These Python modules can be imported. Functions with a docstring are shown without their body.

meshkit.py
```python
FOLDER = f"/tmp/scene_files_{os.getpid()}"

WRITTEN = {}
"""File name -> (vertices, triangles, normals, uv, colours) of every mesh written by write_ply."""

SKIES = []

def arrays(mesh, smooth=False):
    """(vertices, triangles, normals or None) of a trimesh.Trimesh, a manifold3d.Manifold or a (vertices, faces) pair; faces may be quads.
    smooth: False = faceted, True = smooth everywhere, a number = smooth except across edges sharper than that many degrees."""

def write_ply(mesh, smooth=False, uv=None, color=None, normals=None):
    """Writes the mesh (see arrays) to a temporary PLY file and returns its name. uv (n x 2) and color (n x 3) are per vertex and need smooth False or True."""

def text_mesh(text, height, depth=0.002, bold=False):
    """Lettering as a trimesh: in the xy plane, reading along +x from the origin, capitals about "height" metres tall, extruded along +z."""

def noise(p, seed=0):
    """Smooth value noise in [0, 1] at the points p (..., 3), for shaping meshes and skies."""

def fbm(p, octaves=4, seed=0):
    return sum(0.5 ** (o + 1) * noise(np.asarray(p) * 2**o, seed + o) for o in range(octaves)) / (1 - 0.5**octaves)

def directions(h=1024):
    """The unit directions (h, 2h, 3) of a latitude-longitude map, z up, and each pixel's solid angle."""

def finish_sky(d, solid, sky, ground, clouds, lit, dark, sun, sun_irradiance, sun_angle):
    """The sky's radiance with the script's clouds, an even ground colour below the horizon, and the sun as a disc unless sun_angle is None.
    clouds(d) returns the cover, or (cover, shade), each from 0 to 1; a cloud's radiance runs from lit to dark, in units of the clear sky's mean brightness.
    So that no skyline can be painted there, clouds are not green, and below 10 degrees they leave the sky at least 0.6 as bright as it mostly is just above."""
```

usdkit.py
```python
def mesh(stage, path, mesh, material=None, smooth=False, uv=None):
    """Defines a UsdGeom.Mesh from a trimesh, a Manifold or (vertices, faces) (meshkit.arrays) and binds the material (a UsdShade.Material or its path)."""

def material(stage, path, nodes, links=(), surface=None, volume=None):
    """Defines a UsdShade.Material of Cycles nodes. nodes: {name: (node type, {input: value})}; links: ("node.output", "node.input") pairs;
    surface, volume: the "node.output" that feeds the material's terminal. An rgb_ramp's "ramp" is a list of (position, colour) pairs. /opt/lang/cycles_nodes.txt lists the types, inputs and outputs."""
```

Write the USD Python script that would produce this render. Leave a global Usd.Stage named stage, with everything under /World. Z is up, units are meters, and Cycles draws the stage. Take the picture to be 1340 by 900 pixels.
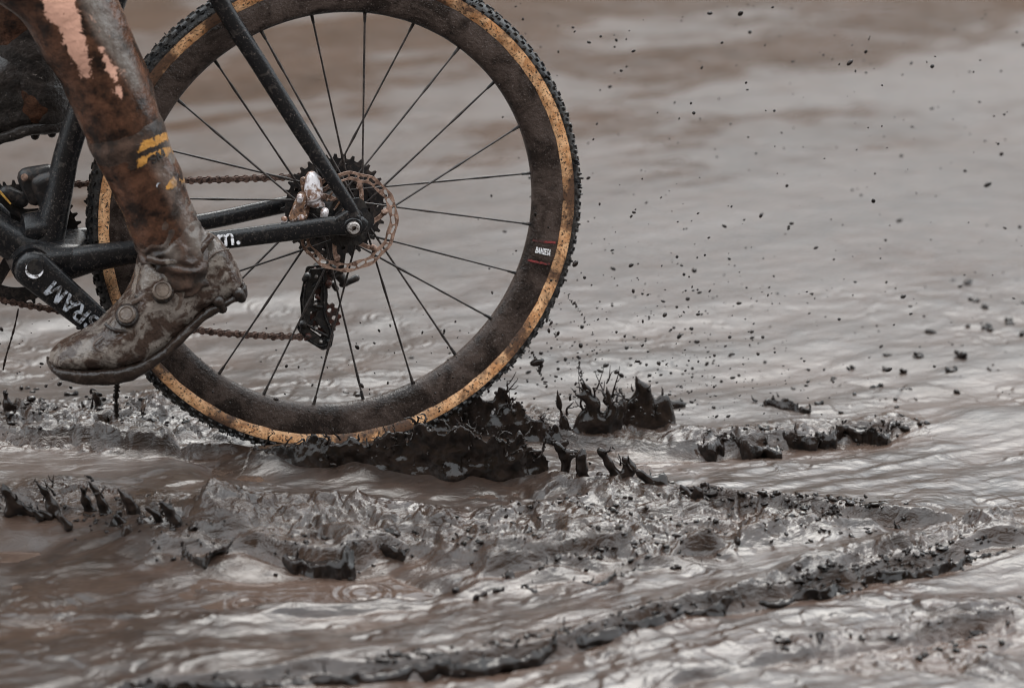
import math
import numpy as np, trimesh, manifold3d, shapely, shapely.geometry as sg, shapely.affinity as sa
from shapely.ops import unary_union
import usdkit, meshkit
from pxr import Usd, UsdGeom, UsdLux, UsdShade, Sdf, Gf, Vt

stage = Usd.Stage.CreateInMemory()
UsdGeom.SetStageUpAxis(stage, 'Z'); UsdGeom.SetStageMetersPerUnit(stage, 1.0)
stage.SetDefaultPrim(UsdGeom.Xform.Define(stage, '/World').GetPrim())
V = lambda *a: np.array(a, float)

# ------------------------------------------------------------------ camera
HUB = V(0, 0, 0.327)                       # centre of the rear wheel; bike drives towards -x, its left side faces -y
DIST, YAW, EL, ROLL, DAZ, DEL, FOC = 4.5, *np.radians([13.9, 15.2, 2.0, 3.22, 2.23]), 4295.0
def _cam():
    pos = HUB + DIST * V(-math.sin(YAW) * math.cos(EL), -math.cos(YAW) * math.cos(EL), math.sin(EL))
    a, e = YAW + DAZ, EL + DEL
    F = V(math.sin(a) * math.cos(e), math.cos(a) * math.cos(e), -math.sin(e))
    R = np.cross(F, [0, 0, 1]); R /= np.linalg.norm(R); U = np.cross(R, F)
    c, s = math.cos(ROLL), math.sin(ROLL)
    return pos, c * R + s * U, -s * R + c * U, F
CP, CR, CU, CF = _cam()
cam = UsdGeom.Camera.Define(stage, '/World/camera')
m = np.eye(4); m[0, :3], m[1, :3], m[2, :3], m[3, :3] = CR, CU, -CF, CP
cam.AddTransformOp().Set(Gf.Matrix4d(m.tolist()))
cam.CreateHorizontalApertureAttr(36.0); cam.CreateFocalLengthAttr(36.0 * FOC / 1340)
cam.CreateFStopAttr(3.2); cam.CreateFocusDistanceAttr(DIST - 0.05)
cam.CreateExposureAttr(0.56)

# ------------------------------------------------------------------ sky and soft sun of an overcast day
SUN_EL, SUN_AZ = math.radians(53), math.radians(28)      # azimuth = atan2(x, y)
M = {}
def mat(name, nodes, links, surface, **k):
    M[name] = usdkit.material(stage, '/World/Looks/' + name, nodes, links, surface, **k); return M[name]
mat('sky', {
    'sky': ('sky_texture', {'sky_type': 'single_scattering', 'sun_disc': False, 'sun_elevation': SUN_EL, 'sun_rotation': SUN_AZ}),
    'tc': ('texture_coordinate', {}), 'sep': ('separate_xyz', {}),
    'grad': ('rgb_ramp', {'ramp': [(0, (6.6, 7.0, 7.2)), (0.3, (10.2, 10.8, 11.2)), (0.7, (13.0, 13.8, 14.4)), (1, (13.0, 13.8, 14.4))]}),
    'n': ('noise_texture', {'scale': 3.0, 'detail': 5, 'roughness': 0.55}), 'nr': ('map_range', {'from_min': 0.3, 'from_max': 0.7, 'to_min': 0.72, 'to_max': 1.2}),
    'mul': ('mix_color', {'blend_type': 'multiply', 'fac': 1.0, 'use_clamp': False}),
    'mix': ('mix_color', {'fac': 0.93, 'use_clamp': False}), 'bg': ('background_shader', {'strength': 0.15})},
    [('tc.generated', 'sep.vector'), ('sep.z', 'grad.fac'), ('tc.generated', 'n.vector'), ('n.fac', 'nr.value'), ('grad.color', 'mul.a'), ('nr.result', 'mul.b'),
     ('sky.color', 'mix.a'), ('mul.result', 'mix.b'), ('mix.result', 'bg.color')], 'bg.background')
dome = UsdLux.DomeLight.Define(stage, '/World/sky')
UsdShade.MaterialBindingAPI.Apply(dome.GetPrim()).Bind(M['sky'])
sun = UsdLux.DistantLight.Define(stage, '/World/sun')
sun.CreateNormalizeAttr(True); sun.CreateIntensityAttr(0.4); sun.CreateAngleAttr(34.0); sun.CreateColorAttr(Gf.Vec3f(1, 0.96, 0.9))
sun.AddRotateXYZOp().Set(Gf.Vec3f(90 - math.degrees(SUN_EL), 0, 180 - math.degrees(SUN_AZ)))

# ------------------------------------------------------------------ helpers
def ray(px, py):
    d = CF * FOC + CR * (px - 670) - CU * (py - 450)
    return d / np.linalg.norm(d)
def P(px, py, y=0.0):                       # a sight line met with the upright plane at y: used once, for real coordinates on the bike
    d = ray(px, py); return CP + d * ((y - CP[1]) / d[1])
def G(px, py, z=0.0):                       # the same with the level plane at z
    d = ray(px, py); return CP + d * ((z - CP[2]) / d[2])
G2 = lambda pts: np.array([G(*p)[:2] for p in pts])
used = {}
def path_of(name, parent):
    base = (str(parent.GetPath()) if parent else '/World') + '/' + name
    n = used.get(base, 0); used[base] = n + 1
    return base if n == 0 else f'{base}_{n:03d}'
def tag(p, label=None, cat=None, group=None, kind=None):
    for k, v in (('label', label), ('category', cat), ('group', group), ('kind', kind)):
        if v: p.SetCustomDataByKey(k, v)
    return p
def thing(name, label, cat, loc=(0, 0, 0), group=None):
    x = UsdGeom.Xform.Define(stage, path_of(name, None)); x.AddTranslateOp().Set(Gf.Vec3d(*map(float, loc)))
    return tag(x.GetPrim(), label, cat, group)
def obj(name, mesh, material, parent=None, smooth=35, label=None, attrs=None):
    if isinstance(mesh, list): mesh = cat(*mesh)
    g = usdkit.mesh(stage, path_of(name, parent), mesh, M[material], smooth=smooth)
    for k, v in (attrs or {}).items():
        UsdGeom.PrimvarsAPI(g).CreatePrimvar(k, Sdf.ValueTypeNames.FloatArray, 'vertex').Set(Vt.FloatArray.FromNumpy(np.asarray(v, np.float32)))
    if label: g.GetPrim().SetCustomDataByKey('label', label)
    return g.GetPrim()
def tm(m):
    if isinstance(m, trimesh.Trimesh): return m
    v, f, _ = meshkit.arrays(m); return trimesh.Trimesh(v, f, process=False)
def cat(*ms): return trimesh.util.concatenate([tm(m) for m in ms])
def tube(pts, r, n=12, ry=None, cap=True):  # r: in-plane radius, ry: radius along y (default the same)
    pts = np.asarray(pts, float); k = len(pts)
    r = np.broadcast_to(r, k).astype(float); ry = r if ry is None else np.broadcast_to(ry, k).astype(float)
    t = np.gradient(pts, axis=0); t /= np.linalg.norm(t, axis=1)[:, None]
    ref = np.tile(V(0, 1, 0), (k, 1)); ref[np.abs(t[:, 1]) > 0.9] = V(1, 0, 0)
    u = np.cross(t, ref); u /= np.linalg.norm(u, axis=1)[:, None]; w = np.cross(u, t)
    a = np.linspace(0, 2 * np.pi, n, endpoint=False)
    v = (pts[:, None] + (np.cos(a)[None, :, None] * u[:, None]) * r[:, None, None] + (np.sin(a)[None, :, None] * w[:, None]) * ry[:, None, None]).reshape(-1, 3)
    i = np.arange(k - 1)[:, None] * n; j = np.arange(n)[None]; jn = (j + 1) % n
    f = np.concatenate([np.stack([i + j, i + jn, i + n + jn], -1).reshape(-1, 3), np.stack([i + j, i + n + jn, i + n + j], -1).reshape(-1, 3)])
    if cap:
        v = np.vstack([v, pts[0], pts[-1]]); j = np.arange(n); jn = (j + 1) % n
        f = np.vstack([f, np.stack([np.full(n, k * n), jn, j], 1), np.stack([np.full(n, k * n + 1), (k - 1) * n + j, (k - 1) * n + jn], 1)])
    m = trimesh.Trimesh(v, f, process=False)
    if m.volume < 0: m.invert()
    return m
def spline(pts, n=24):
    from scipy.interpolate import PchipInterpolator
    pts = np.asarray(pts, float); d = np.r_[0, np.cumsum(np.linalg.norm(np.diff(pts[:, :3], axis=0), axis=1))]
    return PchipInterpolator(d, pts)(np.linspace(0, d[-1], n))
def lathe(profile, n=180, c=HUB):           # closed profile of (radius, y) turned round the wheel's axle
    p = np.asarray(profile, float); k = len(p); a = np.linspace(0, 2 * np.pi, n, endpoint=False)
    v = np.stack([np.cos(a)[:, None] * p[None, :, 0], np.tile(p[None, :, 1], (n, 1)), np.sin(a)[:, None] * p[None, :, 0]], -1).reshape(-1, 3) + c
    i = np.arange(n)[:, None] * k; i2 = ((np.arange(n) + 1) % n)[:, None] * k; j = np.arange(k)[None]; jn = (j + 1) % k
    f = np.concatenate([np.stack([i + j, i + jn, i2 + jn], -1).reshape(-1, 3), np.stack([i + j, i2 + jn, i2 + j], -1).reshape(-1, 3)])
    m = trimesh.Trimesh(v, f, process=False)
    if m.volume < 0: m.invert()
    return m
def extr(poly, y0, y1):                     # a polygon in (x, z) extruded from y0 to y1
    out = []
    for g in getattr(poly, 'geoms', [poly]):
        m = trimesh.creation.extrude_polygon(g, abs(y1 - y0), engine='earcut'); v = np.array(m.vertices)
        m = trimesh.Trimesh(np.stack([v[:, 0], min(y0, y1) + v[:, 2], v[:, 1]], 1), m.faces, process=False)
        if m.volume < 0: m.invert()
        out.append(m)
    return trimesh.util.concatenate(out)
def pxpoly(pts, y): return sg.Polygon([(q[0], q[2]) for q in (P(a, b, y) for a, b in pts)])
def balls(pr, sub=10):                      # hull of spheres [(x, y, z, r)]
    return tm(manifold3d.Manifold.batch_hull([manifold3d.Manifold.sphere(r, sub).translate((float(x), float(y), float(z))) for x, y, z, r in pr]))
def cyl(a, b, r, n=20): return tube([a, b], r, n)
def ring_on(px, py, y, r, d0, d1, n=24): q = P(px, py, y); return cyl(q + V(0, d0, 0), q + V(0, d1, 0), r, n)

# 2D noise on lattices, fast enough for a million points
def n2(x, y, seed):
    T = np.random.default_rng(seed).random((257, 257)); T[256] = T[0]; T[:, 256] = T[:, 0]
    ix, iy = np.floor(x), np.floor(y); u, v = x - ix, y - iy
    ix, iy = ix.astype(np.int64) & 255, iy.astype(np.int64) & 255
    u = u * u * u * (u * (6 * u - 15) + 10); v = v * v * v * (v * (6 * v - 15) + 10)
    return (T[ix, iy] * (1 - u) + T[ix + 1, iy] * u) * (1 - v) + (T[ix, iy + 1] * (1 - u) + T[ix + 1, iy + 1] * u) * v - 0.5
def fb(x, y, o, seed, gain=0.5): return sum(gain ** k * n2(x * 1.97 ** k + 3.1 * k, y * 1.97 ** k - 1.7 * k, seed + k) for k in range(o))
def rd(x, y, o, seed, gain=0.5): return sum(gain ** k * (0.5 - 2 * np.abs(n2(x * 1.97 ** k + 3.1 * k, y * 1.97 ** k - 1.7 * k, seed + k))) for k in range(o))
sstep = lambda x, a=0.0, b=1.0: (lambda t: t * t * (3 - 2 * t))(np.clip((x - a) / (b - a), 0, 1))

# signed distance fields -> meshes (surface nets)
def nets(F, o, h):
    s = F < 0; nx, ny, nz = F.shape
    C = [s[i:nx - 1 + i, j:ny - 1 + j, k:nz - 1 + k] for i in (0, 1) for j in (0, 1) for k in (0, 1)]
    n_in = sum(c.astype(np.int8) for c in C); act = (n_in > 0) & (n_in < 8); idx = np.argwhere(act); ids = np.full(act.shape, -1); ids[act] = np.arange(len(idx))
    acc, cnt = np.zeros((len(idx), 3)), np.zeros(len(idx)); cs = np.array([(i, j, k) for i in (0, 1) for j in (0, 1) for k in (0, 1)])
    for a in range(8):
        for b in range(a + 1, 8):
            if np.abs(cs[a] - cs[b]).sum() != 1: continue
            fa, fb_ = F[tuple((idx + cs[a]).T)], F[tuple((idx + cs[b]).T)]; x = (fa < 0) != (fb_ < 0); t = fa[x] / (fa[x] - fb_[x])
            acc[x] += cs[a] + t[:, None] * (cs[b] - cs[a]); cnt[x] += 1
    v = (idx + acc / cnt[:, None]) * h + o; faces = []
    for ax in range(3):
        u, w = [(1, 2), (2, 0), (0, 1)][ax]; sl = [slice(None)] * 3; sl2 = [slice(None)] * 3; sl[ax] = slice(0, -1); sl2[ax] = slice(1, None)
        e = np.argwhere(s[tuple(sl)] != s[tuple(sl2)]); e = e[(e[:, u] > 0) & (e[:, w] > 0) & (e[:, u] < F.shape[u] - 1) & (e[:, w] < F.shape[w] - 1)]
        du, dw = np.eye(3, dtype=int)[u], np.eye(3, dtype=int)[w]
        q = np.stack([ids[tuple(x.T)] for x in (e - du - dw, e - dw, e, e - du)], 1); flip = ~s[tuple(e.T)]; q[flip] = q[flip][:, ::-1]; faces.append(q)
    q = np.vstack(faces); return trimesh.Trimesh(v, np.vstack([q[:, [0, 1, 2]], q[:, [0, 2, 3]]]), process=False)
def smin(a, b, k): hh = np.clip(0.5 + 0.5 * (b - a) / k, 0, 1); return b + (a - b) * hh - k * hh * (1 - hh)
def cap_d(Q, a, b, ra, rb):
    a, b = V(*a), V(*b); ab = b - a; t = np.clip((Q - a) @ ab / (ab @ ab), 0, 1)
    return np.linalg.norm(Q - a - t[..., None] * ab, axis=-1) - (ra + (rb - ra) * t)
def field(lo, hi, h):
    lo, hi = V(*lo), V(*hi); n = np.ceil((hi - lo) / h).astype(int) + 1
    return np.stack(np.meshgrid(*[lo[i] + h * np.arange(n[i]) for i in range(3)], indexing='ij'), -1)
def blob(caps, h=0.003, k=0.012, rough=0.0, rs=60.0, seed=0, cut=None, smooth=0):
    A = np.array([(*c[0], c[2]) for c in caps] + [(*c[1], c[3]) for c in caps]); mrg = 0.006 + 2 * h + k / 4 + 2 * rough
    lo, hi = (A[:, :3] - A[:, 3:]).min(0) - mrg, (A[:, :3] + A[:, 3:]).max(0) + mrg; Q = field(lo, hi, h); F = np.full(Q.shape[:3], 1.0)
    for a, b, ra, rb in caps: F = smin(F, cap_d(Q, a, b, ra, rb), k)
    if rough: F = F + rough * 2 * (meshkit.fbm(Q * rs, 2, seed) - 0.5)
    if cut is not None: F = np.maximum(F, cut - Q[..., 2])
    F[[0, -1]] = 1; F[:, [0, -1]] = 1; F[:, :, [0, -1]] = 1
    m = nets(F, lo, h)
    if smooth: trimesh.smoothing.filter_taubin(m, iterations=smooth)
    return m

# ------------------------------------------------------------------ materials
def muddy(name, a, b, scale=60, lo=0.42, hi=0.58, ra=0.3, rb=0.55, bump=0.6, bscale=250, bdist=0.0015, metal=0.0, detail=6, stretch=(1, 1, 1), c=None, clo=0.5, ior=1.45, speck=None, spec=0.5):
    """Two tones broken up by noise, with a fine relief; c = a third tone in larger drifts."""
    n = {'g': ('geometry', {}), 'mp': ('mapping', {'scale': stretch}), 'n': ('noise_texture', {'scale': scale, 'detail': detail, 'roughness': 0.62, 'distortion': 0.6}),
         'r': ('map_range', {'from_min': lo, 'from_max': hi}), 'mix': ('mix_color', {'a': a, 'b': b}), 'rr': ('mix_float', {'a': ra, 'b': rb}),
         'bn': ('noise_texture', {'scale': bscale, 'detail': 4, 'roughness': 0.6}), 'bp': ('bump', {'strength': bump, 'distance': bdist}),
         'p': ('principled_bsdf', {'metallic': metal, 'ior': ior, 'specular_ior_level': spec})}
    l = [('g.position', 'mp.vector'), ('mp.vector', 'n.vector'), ('n.fac', 'r.value'), ('r.result', 'mix.fac'), ('r.result', 'rr.fac'), ('mp.vector', 'bn.vector'), ('bn.fac', 'bp.height'), ('bp.normal', 'p.normal'), ('rr.result', 'p.roughness')]
    last = 'mix.result'
    if c is not None:
        n |= {'n3': ('noise_texture', {'scale': scale * 0.27, 'detail': 5, 'roughness': 0.65}), 'r3': ('map_range', {'from_min': clo, 'from_max': clo + 0.12}), 'mix3': ('mix_color', {'b': c})}
        l += [('mp.vector', 'n3.vector'), ('n3.fac', 'r3.value'), ('r3.result', 'mix3.fac'), (last, 'mix3.a')]; last = 'mix3.result'
    if speck is not None:
        n |= {'n4': ('noise_texture', {'scale': speck[1], 'detail': 3, 'roughness': 0.7}), 'r4': ('map_range', {'from_min': speck[2], 'from_max': speck[2] + 0.04}), 'mix4': ('mix_color', {'b': speck[0]})}
        l += [('g.position', 'n4.vector'), ('n4.fac', 'r4.value'), ('r4.result', 'mix4.fac'), (last, 'mix4.a')]; last = 'mix4.result'
    return mat(name, n, l + [(last, 'p.base_color')], 'p.BSDF')
muddy('splash', (0.0035, 0.0024, 0.0019), (0.009, 0.006, 0.0048), 40, ra=0.03, rb=0.09, bump=0.35, bscale=120, ior=1.36)
muddy('carbon', (0.004, 0.004, 0.0045), (0.03, 0.023, 0.019), 90, 0.55, 0.75, 0.22, 0.6, 0.5, 420, 0.001, speck=((0.10, 0.08, 0.07), 430, 0.62))
muddy('rim', (0.010, 0.0068, 0.0056), (0.046, 0.031, 0.025), 24, 0.42, 0.62, 0.2, 0.45, 0.9, 200, 0.0024, speck=((0.12, 0.098, 0.088), 420, 0.62), spec=0.4)
muddy('tan', (0.70, 0.41, 0.22), (0.42, 0.195, 0.08), 60, 0.4, 0.6, 0.35, 0.5, 0.6, 300, 0.001, c=(0.075, 0.038, 0.022), clo=0.485, speck=((0.02, 0.012, 0.008), 300, 0.55))
muddy('tread', (0.008, 0.008, 0.0085), (0.02, 0.017, 0.015), 80, ra=0.18, rb=0.4, bump=0.4, bscale=300)
muddy('steel_dark', (0.012, 0.011, 0.011), (0.05, 0.035, 0.028), 120, 0.5, 0.7, 0.3, 0.55, 0.6, 500, 0.0008, metal=0.2)
muddy('spoke', (0.014, 0.011, 0.010), (0.05, 0.036, 0.03), 160, 0.5, 0.65, 0.35, 0.6, 0.5, 600, 0.0006)
muddy('rotor', (0.27, 0.17, 0.125), (0.085, 0.045, 0.03), 110, 0.42, 0.6, 0.4, 0.6, 0.7, 400, 0.001, metal=0.15, speck=((0.55, 0.46, 0.42), 260, 0.66))
muddy('silver', (0.80, 0.76, 0.77), (0.20, 0.11, 0.075), 90, 0.44, 0.58, 0.32, 0.5, 0.5, 300, 0.0012, metal=0.25, speck=((0.08, 0.04, 0.025), 160, 0.62))
muddy('rusty_metal', (0.20, 0.11, 0.065), (0.05, 0.026, 0.018), 130, 0.42, 0.6, 0.3, 0.5, 0.8, 320, 0.0015, metal=0.2, speck=((0.6, 0.5, 0.46), 180, 0.6))
muddy('chain', (0.16, 0.10, 0.08), (0.025, 0.014, 0.011), 240, 0.42, 0.58, 0.28, 0.5, 0.6, 500, 0.0008, metal=0.4)
muddy('jockey', (0.06, 0.022, 0.016), (0.02, 0.012, 0.01), 120, ra=0.25, rb=0.5, bump=0.8, bscale=300)
muddy('white_print', (0.80, 0.78, 0.80), (0.05, 0.04, 0.035), 190, 0.50, 0.57, 0.4, 0.5, 0.1, 300)
muddy('grey_print', (0.36, 0.37, 0.40), (0.03, 0.025, 0.022), 120, 0.46, 0.56, 0.35, 0.5, 0.2, 300)
muddy('rim_print', (0.78, 0.76, 0.76), (0.10, 0.085, 0.075), 260, 0.58, 0.66, 0.4, 0.5, 0.1, 300)
muddy('bolt_steel', (0.36, 0.33, 0.31), (0.07, 0.05, 0.04), 200, 0.48, 0.6, 0.25, 0.45, 0.5, 400, 0.0008, metal=0.6)
muddy('red_print', (0.20, 0.035, 0.035), (0.03, 0.014, 0.012), 170, 0.42, 0.56, 0.4, 0.5, 0.3, 300)
muddy('gold_print', (0.62, 0.36, 0.08), (0.4, 0.2, 0.05), 150, ra=0.35, rb=0.5, bump=0.2)
muddy('shoe', (0.135, 0.112, 0.096), (0.026, 0.016, 0.012), 34, 0.44, 0.54, 0.04, 0.15, 1.0, 48, 0.0055, c=(0.022, 0.0125, 0.009), speck=((0.04, 0.026, 0.02), 140, 0.6))
muddy('shoe_sole', (0.010, 0.0065, 0.005), (0.030, 0.019, 0.014), 40, 0.5, 0.75, 0.2, 0.4, 0.8, 120, 0.003)
muddy('shoe_dial', (0.12, 0.092, 0.074), (0.04, 0.026, 0.019), 60, 0.4, 0.65, 0.12, 0.3, 0.7, 160, 0.002)
muddy('shoe_strap', (0.045, 0.03, 0.023), (0.11, 0.08, 0.065), 50, 0.45, 0.7, 0.2, 0.4, 0.8, 130, 0.002)
muddy('dark_shoe', (0.012, 0.010, 0.009), (0.035, 0.026, 0.022), 45, 0.45, 0.7, 0.3, 0.55, 0.9, 90, 0.004, speck=((0.12, 0.10, 0.09), 130, 0.66))
muddy('saddle', (0.01, 0.01, 0.01), (0.03, 0.025, 0.02), 60)

# skin under mud, and the sock's knit under mud: the attribute says where mud lies
def mud_over(name, clean, mud_a, mud_b, attr, extra=None, wet=(0.05, 0.22)):
    n = {'g': ('geometry', {}), 'at': ('attribute', {'attribute': attr}), 'n': ('noise_texture', {'scale': 70, 'detail': 6, 'roughness': 0.7, 'distortion': 0.8}),
         'w': ('math', {'math_type': 'multiply_add', 'value2': 2.2, 'value3': -1.1}), 'ad': ('math', {'math_type': 'add'}), 'r': ('map_range', {'from_min': 0.42, 'from_max': 0.58}),
         'n2': ('noise_texture', {'scale': 38, 'detail': 6, 'roughness': 0.65}), 'r2': ('map_range', {'from_min': 0.4, 'from_max': 0.62}), 'mud': ('mix_color', {'a': mud_a, 'b': mud_b}),
         'cl': ('mix_color', {'a': clean, 'b': tuple(0.7 * x for x in clean)}), 'mix': ('mix_color', {}), 'bn': ('noise_texture', {'scale': 70, 'detail': 4, 'roughness': 0.55}), 'bp': ('bump', {'strength': 1.0, 'distance': 0.0032}),
         'ro': ('mix_float', {'a': wet[1], 'b': wet[0]}), 'p': ('principled_bsdf', {'ior': 1.42})}
    l = [('g.position', 'n.vector'), ('n.fac', 'w.value1'), ('w.value', 'ad.value1'), ('at.fac', 'ad.value2'), ('ad.value', 'r.value'), ('g.position', 'n2.vector'), ('n2.fac', 'r2.value'), ('r2.result', 'mud.fac'), ('n2.fac', 'cl.fac'),
         ('cl.result', 'mix.a'), ('mud.result', 'mix.b'), ('r.result', 'mix.fac'), ('g.position', 'bn.vector'), ('bn.fac', 'bp.height'), ('bp.normal', 'p.normal'), ('r2.result', 'ro.fac'), ('ro.result', 'p.roughness')]
    n |= {'ac': ('attribute', {'attribute': 'clay_sheen'}), 'acw': ('math', {'math_type': 'multiply', 'use_clamp': True}), 'cm': ('mix_color', {'b': (0.115, 0.095, 0.082)}), 'acr': ('map_range', {'from_min': 0.36, 'from_max': 0.56, 'to_min': 0.25})}
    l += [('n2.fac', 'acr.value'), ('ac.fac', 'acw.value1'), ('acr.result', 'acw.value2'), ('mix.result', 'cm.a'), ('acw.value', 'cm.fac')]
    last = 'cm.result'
    if extra:
        ncol, acol = extra
        n |= {'a2': ('attribute', {'attribute': acol}), 'm2': ('mix_color', {'b': ncol})}
        l = [x for x in l if x[0] != 'cl.result'] + [('cl.result', 'm2.a'), ('a2.fac', 'm2.fac'), ('m2.result', 'mix.a')]
    return mat(name, n, l + [(last, 'p.base_color')], 'p.BSDF')
mud_over('skin', (0.56, 0.31, 0.225), (0.009, 0.005, 0.0036), (0.068, 0.030, 0.0175), 'mud')
mud_over('sock', (0.012, 0.013, 0.016), (0.012, 0.008, 0.0062), (0.058, 0.035, 0.026), 'mud', ((0.40, 0.19, 0.045), 'gold'), wet=(0.14, 0.42))

# ground: wet mud whose tone attribute runs from dark clay to pale slurry; the puddles' turbid water
mat('wet_mud', {
    'g': ('geometry', {}), 'tone': ('attribute', {'attribute': 'tone'}), 'rg': ('attribute', {'attribute': 'rough'}),
    'n': ('noise_texture', {'scale': 22, 'detail': 7, 'roughness': 0.62, 'distortion': 0.5}), 'ad': ('math', {'math_type': 'add'}), 'r': ('map_range', {'from_min': 0.35, 'from_max': 1.2}),
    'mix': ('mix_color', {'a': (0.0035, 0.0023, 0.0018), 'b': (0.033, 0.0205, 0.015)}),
    'rn': ('noise_texture', {'scale': 9, 'detail': 4}), 'ro': ('map_range', {'from_min': 0.32, 'from_max': 0.68, 'to_min': 0.02, 'to_max': 0.14}), 'sf': ('attribute', {'attribute': 'soft'}), 'so': ('math', {'math_type': 'multiply_add', 'value2': 0.30}),
    'mp': ('mapping', {'scale': (0.55, 1, 1)}), 'b1': ('noise_texture', {'scale': 46, 'detail': 5, 'roughness': 0.58, 'distortion': 1.2}), 'mh': ('math', {'math_type': 'multiply'}), 'bp': ('bump', {'strength': 1.0, 'distance': 0.010}),
    'p': ('principled_bsdf', {'ior': 1.5})},
    [('g.position', 'n.vector'), ('n.fac', 'ad.value1'), ('tone.fac', 'ad.value2'), ('ad.value', 'r.value'), ('r.result', 'mix.fac'), ('mix.result', 'p.base_color'), ('g.position', 'rn.vector'), ('rn.fac', 'ro.value'), ('sf.fac', 'so.value1'), ('ro.result', 'so.value3'), ('so.value', 'p.roughness'),
     ('g.position', 'mp.vector'), ('mp.vector', 'b1.vector'), ('b1.fac', 'mh.value1'), ('rg.fac', 'mh.value2'), ('mh.value', 'bp.height'), ('bp.normal', 'p.normal')], 'p.BSDF')
mat('muddy_water', {
    'g': ('geometry', {}), 'n': ('noise_texture', {'scale': 7, 'detail': 4, 'distortion': 1.0}), 'mix': ('mix_color', {'a': (0.032, 0.021, 0.016), 'b': (0.050, 0.033, 0.0255)}),
    'mp': ('mapping', {'scale': (0.5, 1, 1)}), 'b1': ('noise_texture', {'scale': 45, 'detail': 3, 'roughness': 0.5, 'distortion': 0.6}), 'bp': ('bump', {'strength': 0.35, 'distance': 0.003}), 'p': ('principled_bsdf', {'ior': 1.36, 'roughness': 0.05})},
    [('g.position', 'n.vector'), ('n.fac', 'mix.fac'), ('mix.result', 'p.base_color'), ('g.position', 'mp.vector'), ('mp.vector', 'b1.vector'), ('b1.fac', 'bp.height'), ('bp.normal', 'p.normal')], 'p.BSDF')

muddy('added_bank', (0.12, 0.082, 0.056), (0.05, 0.04, 0.028), 1.2, 0.42, 0.58, 0.9, 0.95, 1.0, 4.0, 0.25, c=(0.03, 0.026, 0.015), spec=0.1)  # for the added unseen slopes, whose brown shows only in wet reflections

# ------------------------------------------------------------------ ground
def spaced(*parts):                          # (end, step) from the first value on
    x = [parts[0]]
    for end, step in parts[1:]: x += list(np.arange(x[-1] + step, end + step / 2, step))
    return np.array(x)
far = lambda a, n, g: a * np.cumprod(np.full(n, g))
gx = spaced(-0.75, (1.15, 0.0032), (2.6, 0.007)); gx = np.r_[-0.75 - np.cumsum(0.006 * 1.22 ** np.arange(1, 46))[::-1], gx, 2.6 + np.cumsum(0.008 * 1.22 ** np.arange(1, 44))]
gy = spaced(-1.05, (0.75, 0.0036), (3.6, 0.009)); gy = np.r_[-1.05 - np.cumsum(0.006 * 1.22 ** np.arange(1, 44))[::-1], gy, 3.6 + np.cumsum(0.01 * 1.2 ** np.arange(1, 46))]
X, Y = np.meshgrid(gx, gy, indexing='ij'); near = (X > -0.9) & (X < 2.8) & (Y > -1.2) & (Y < 3.8)
x0, y0 = X[near], Y[near]
wx, wy = 0.024 * fb(x0 * 14, y0 * 14, 3, 11, 0.42), 0.024 * fb(x0 * 14, y0 * 14, 3, 21, 0.42)
qx, qy = x0 + wx, y0 + wy

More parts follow.
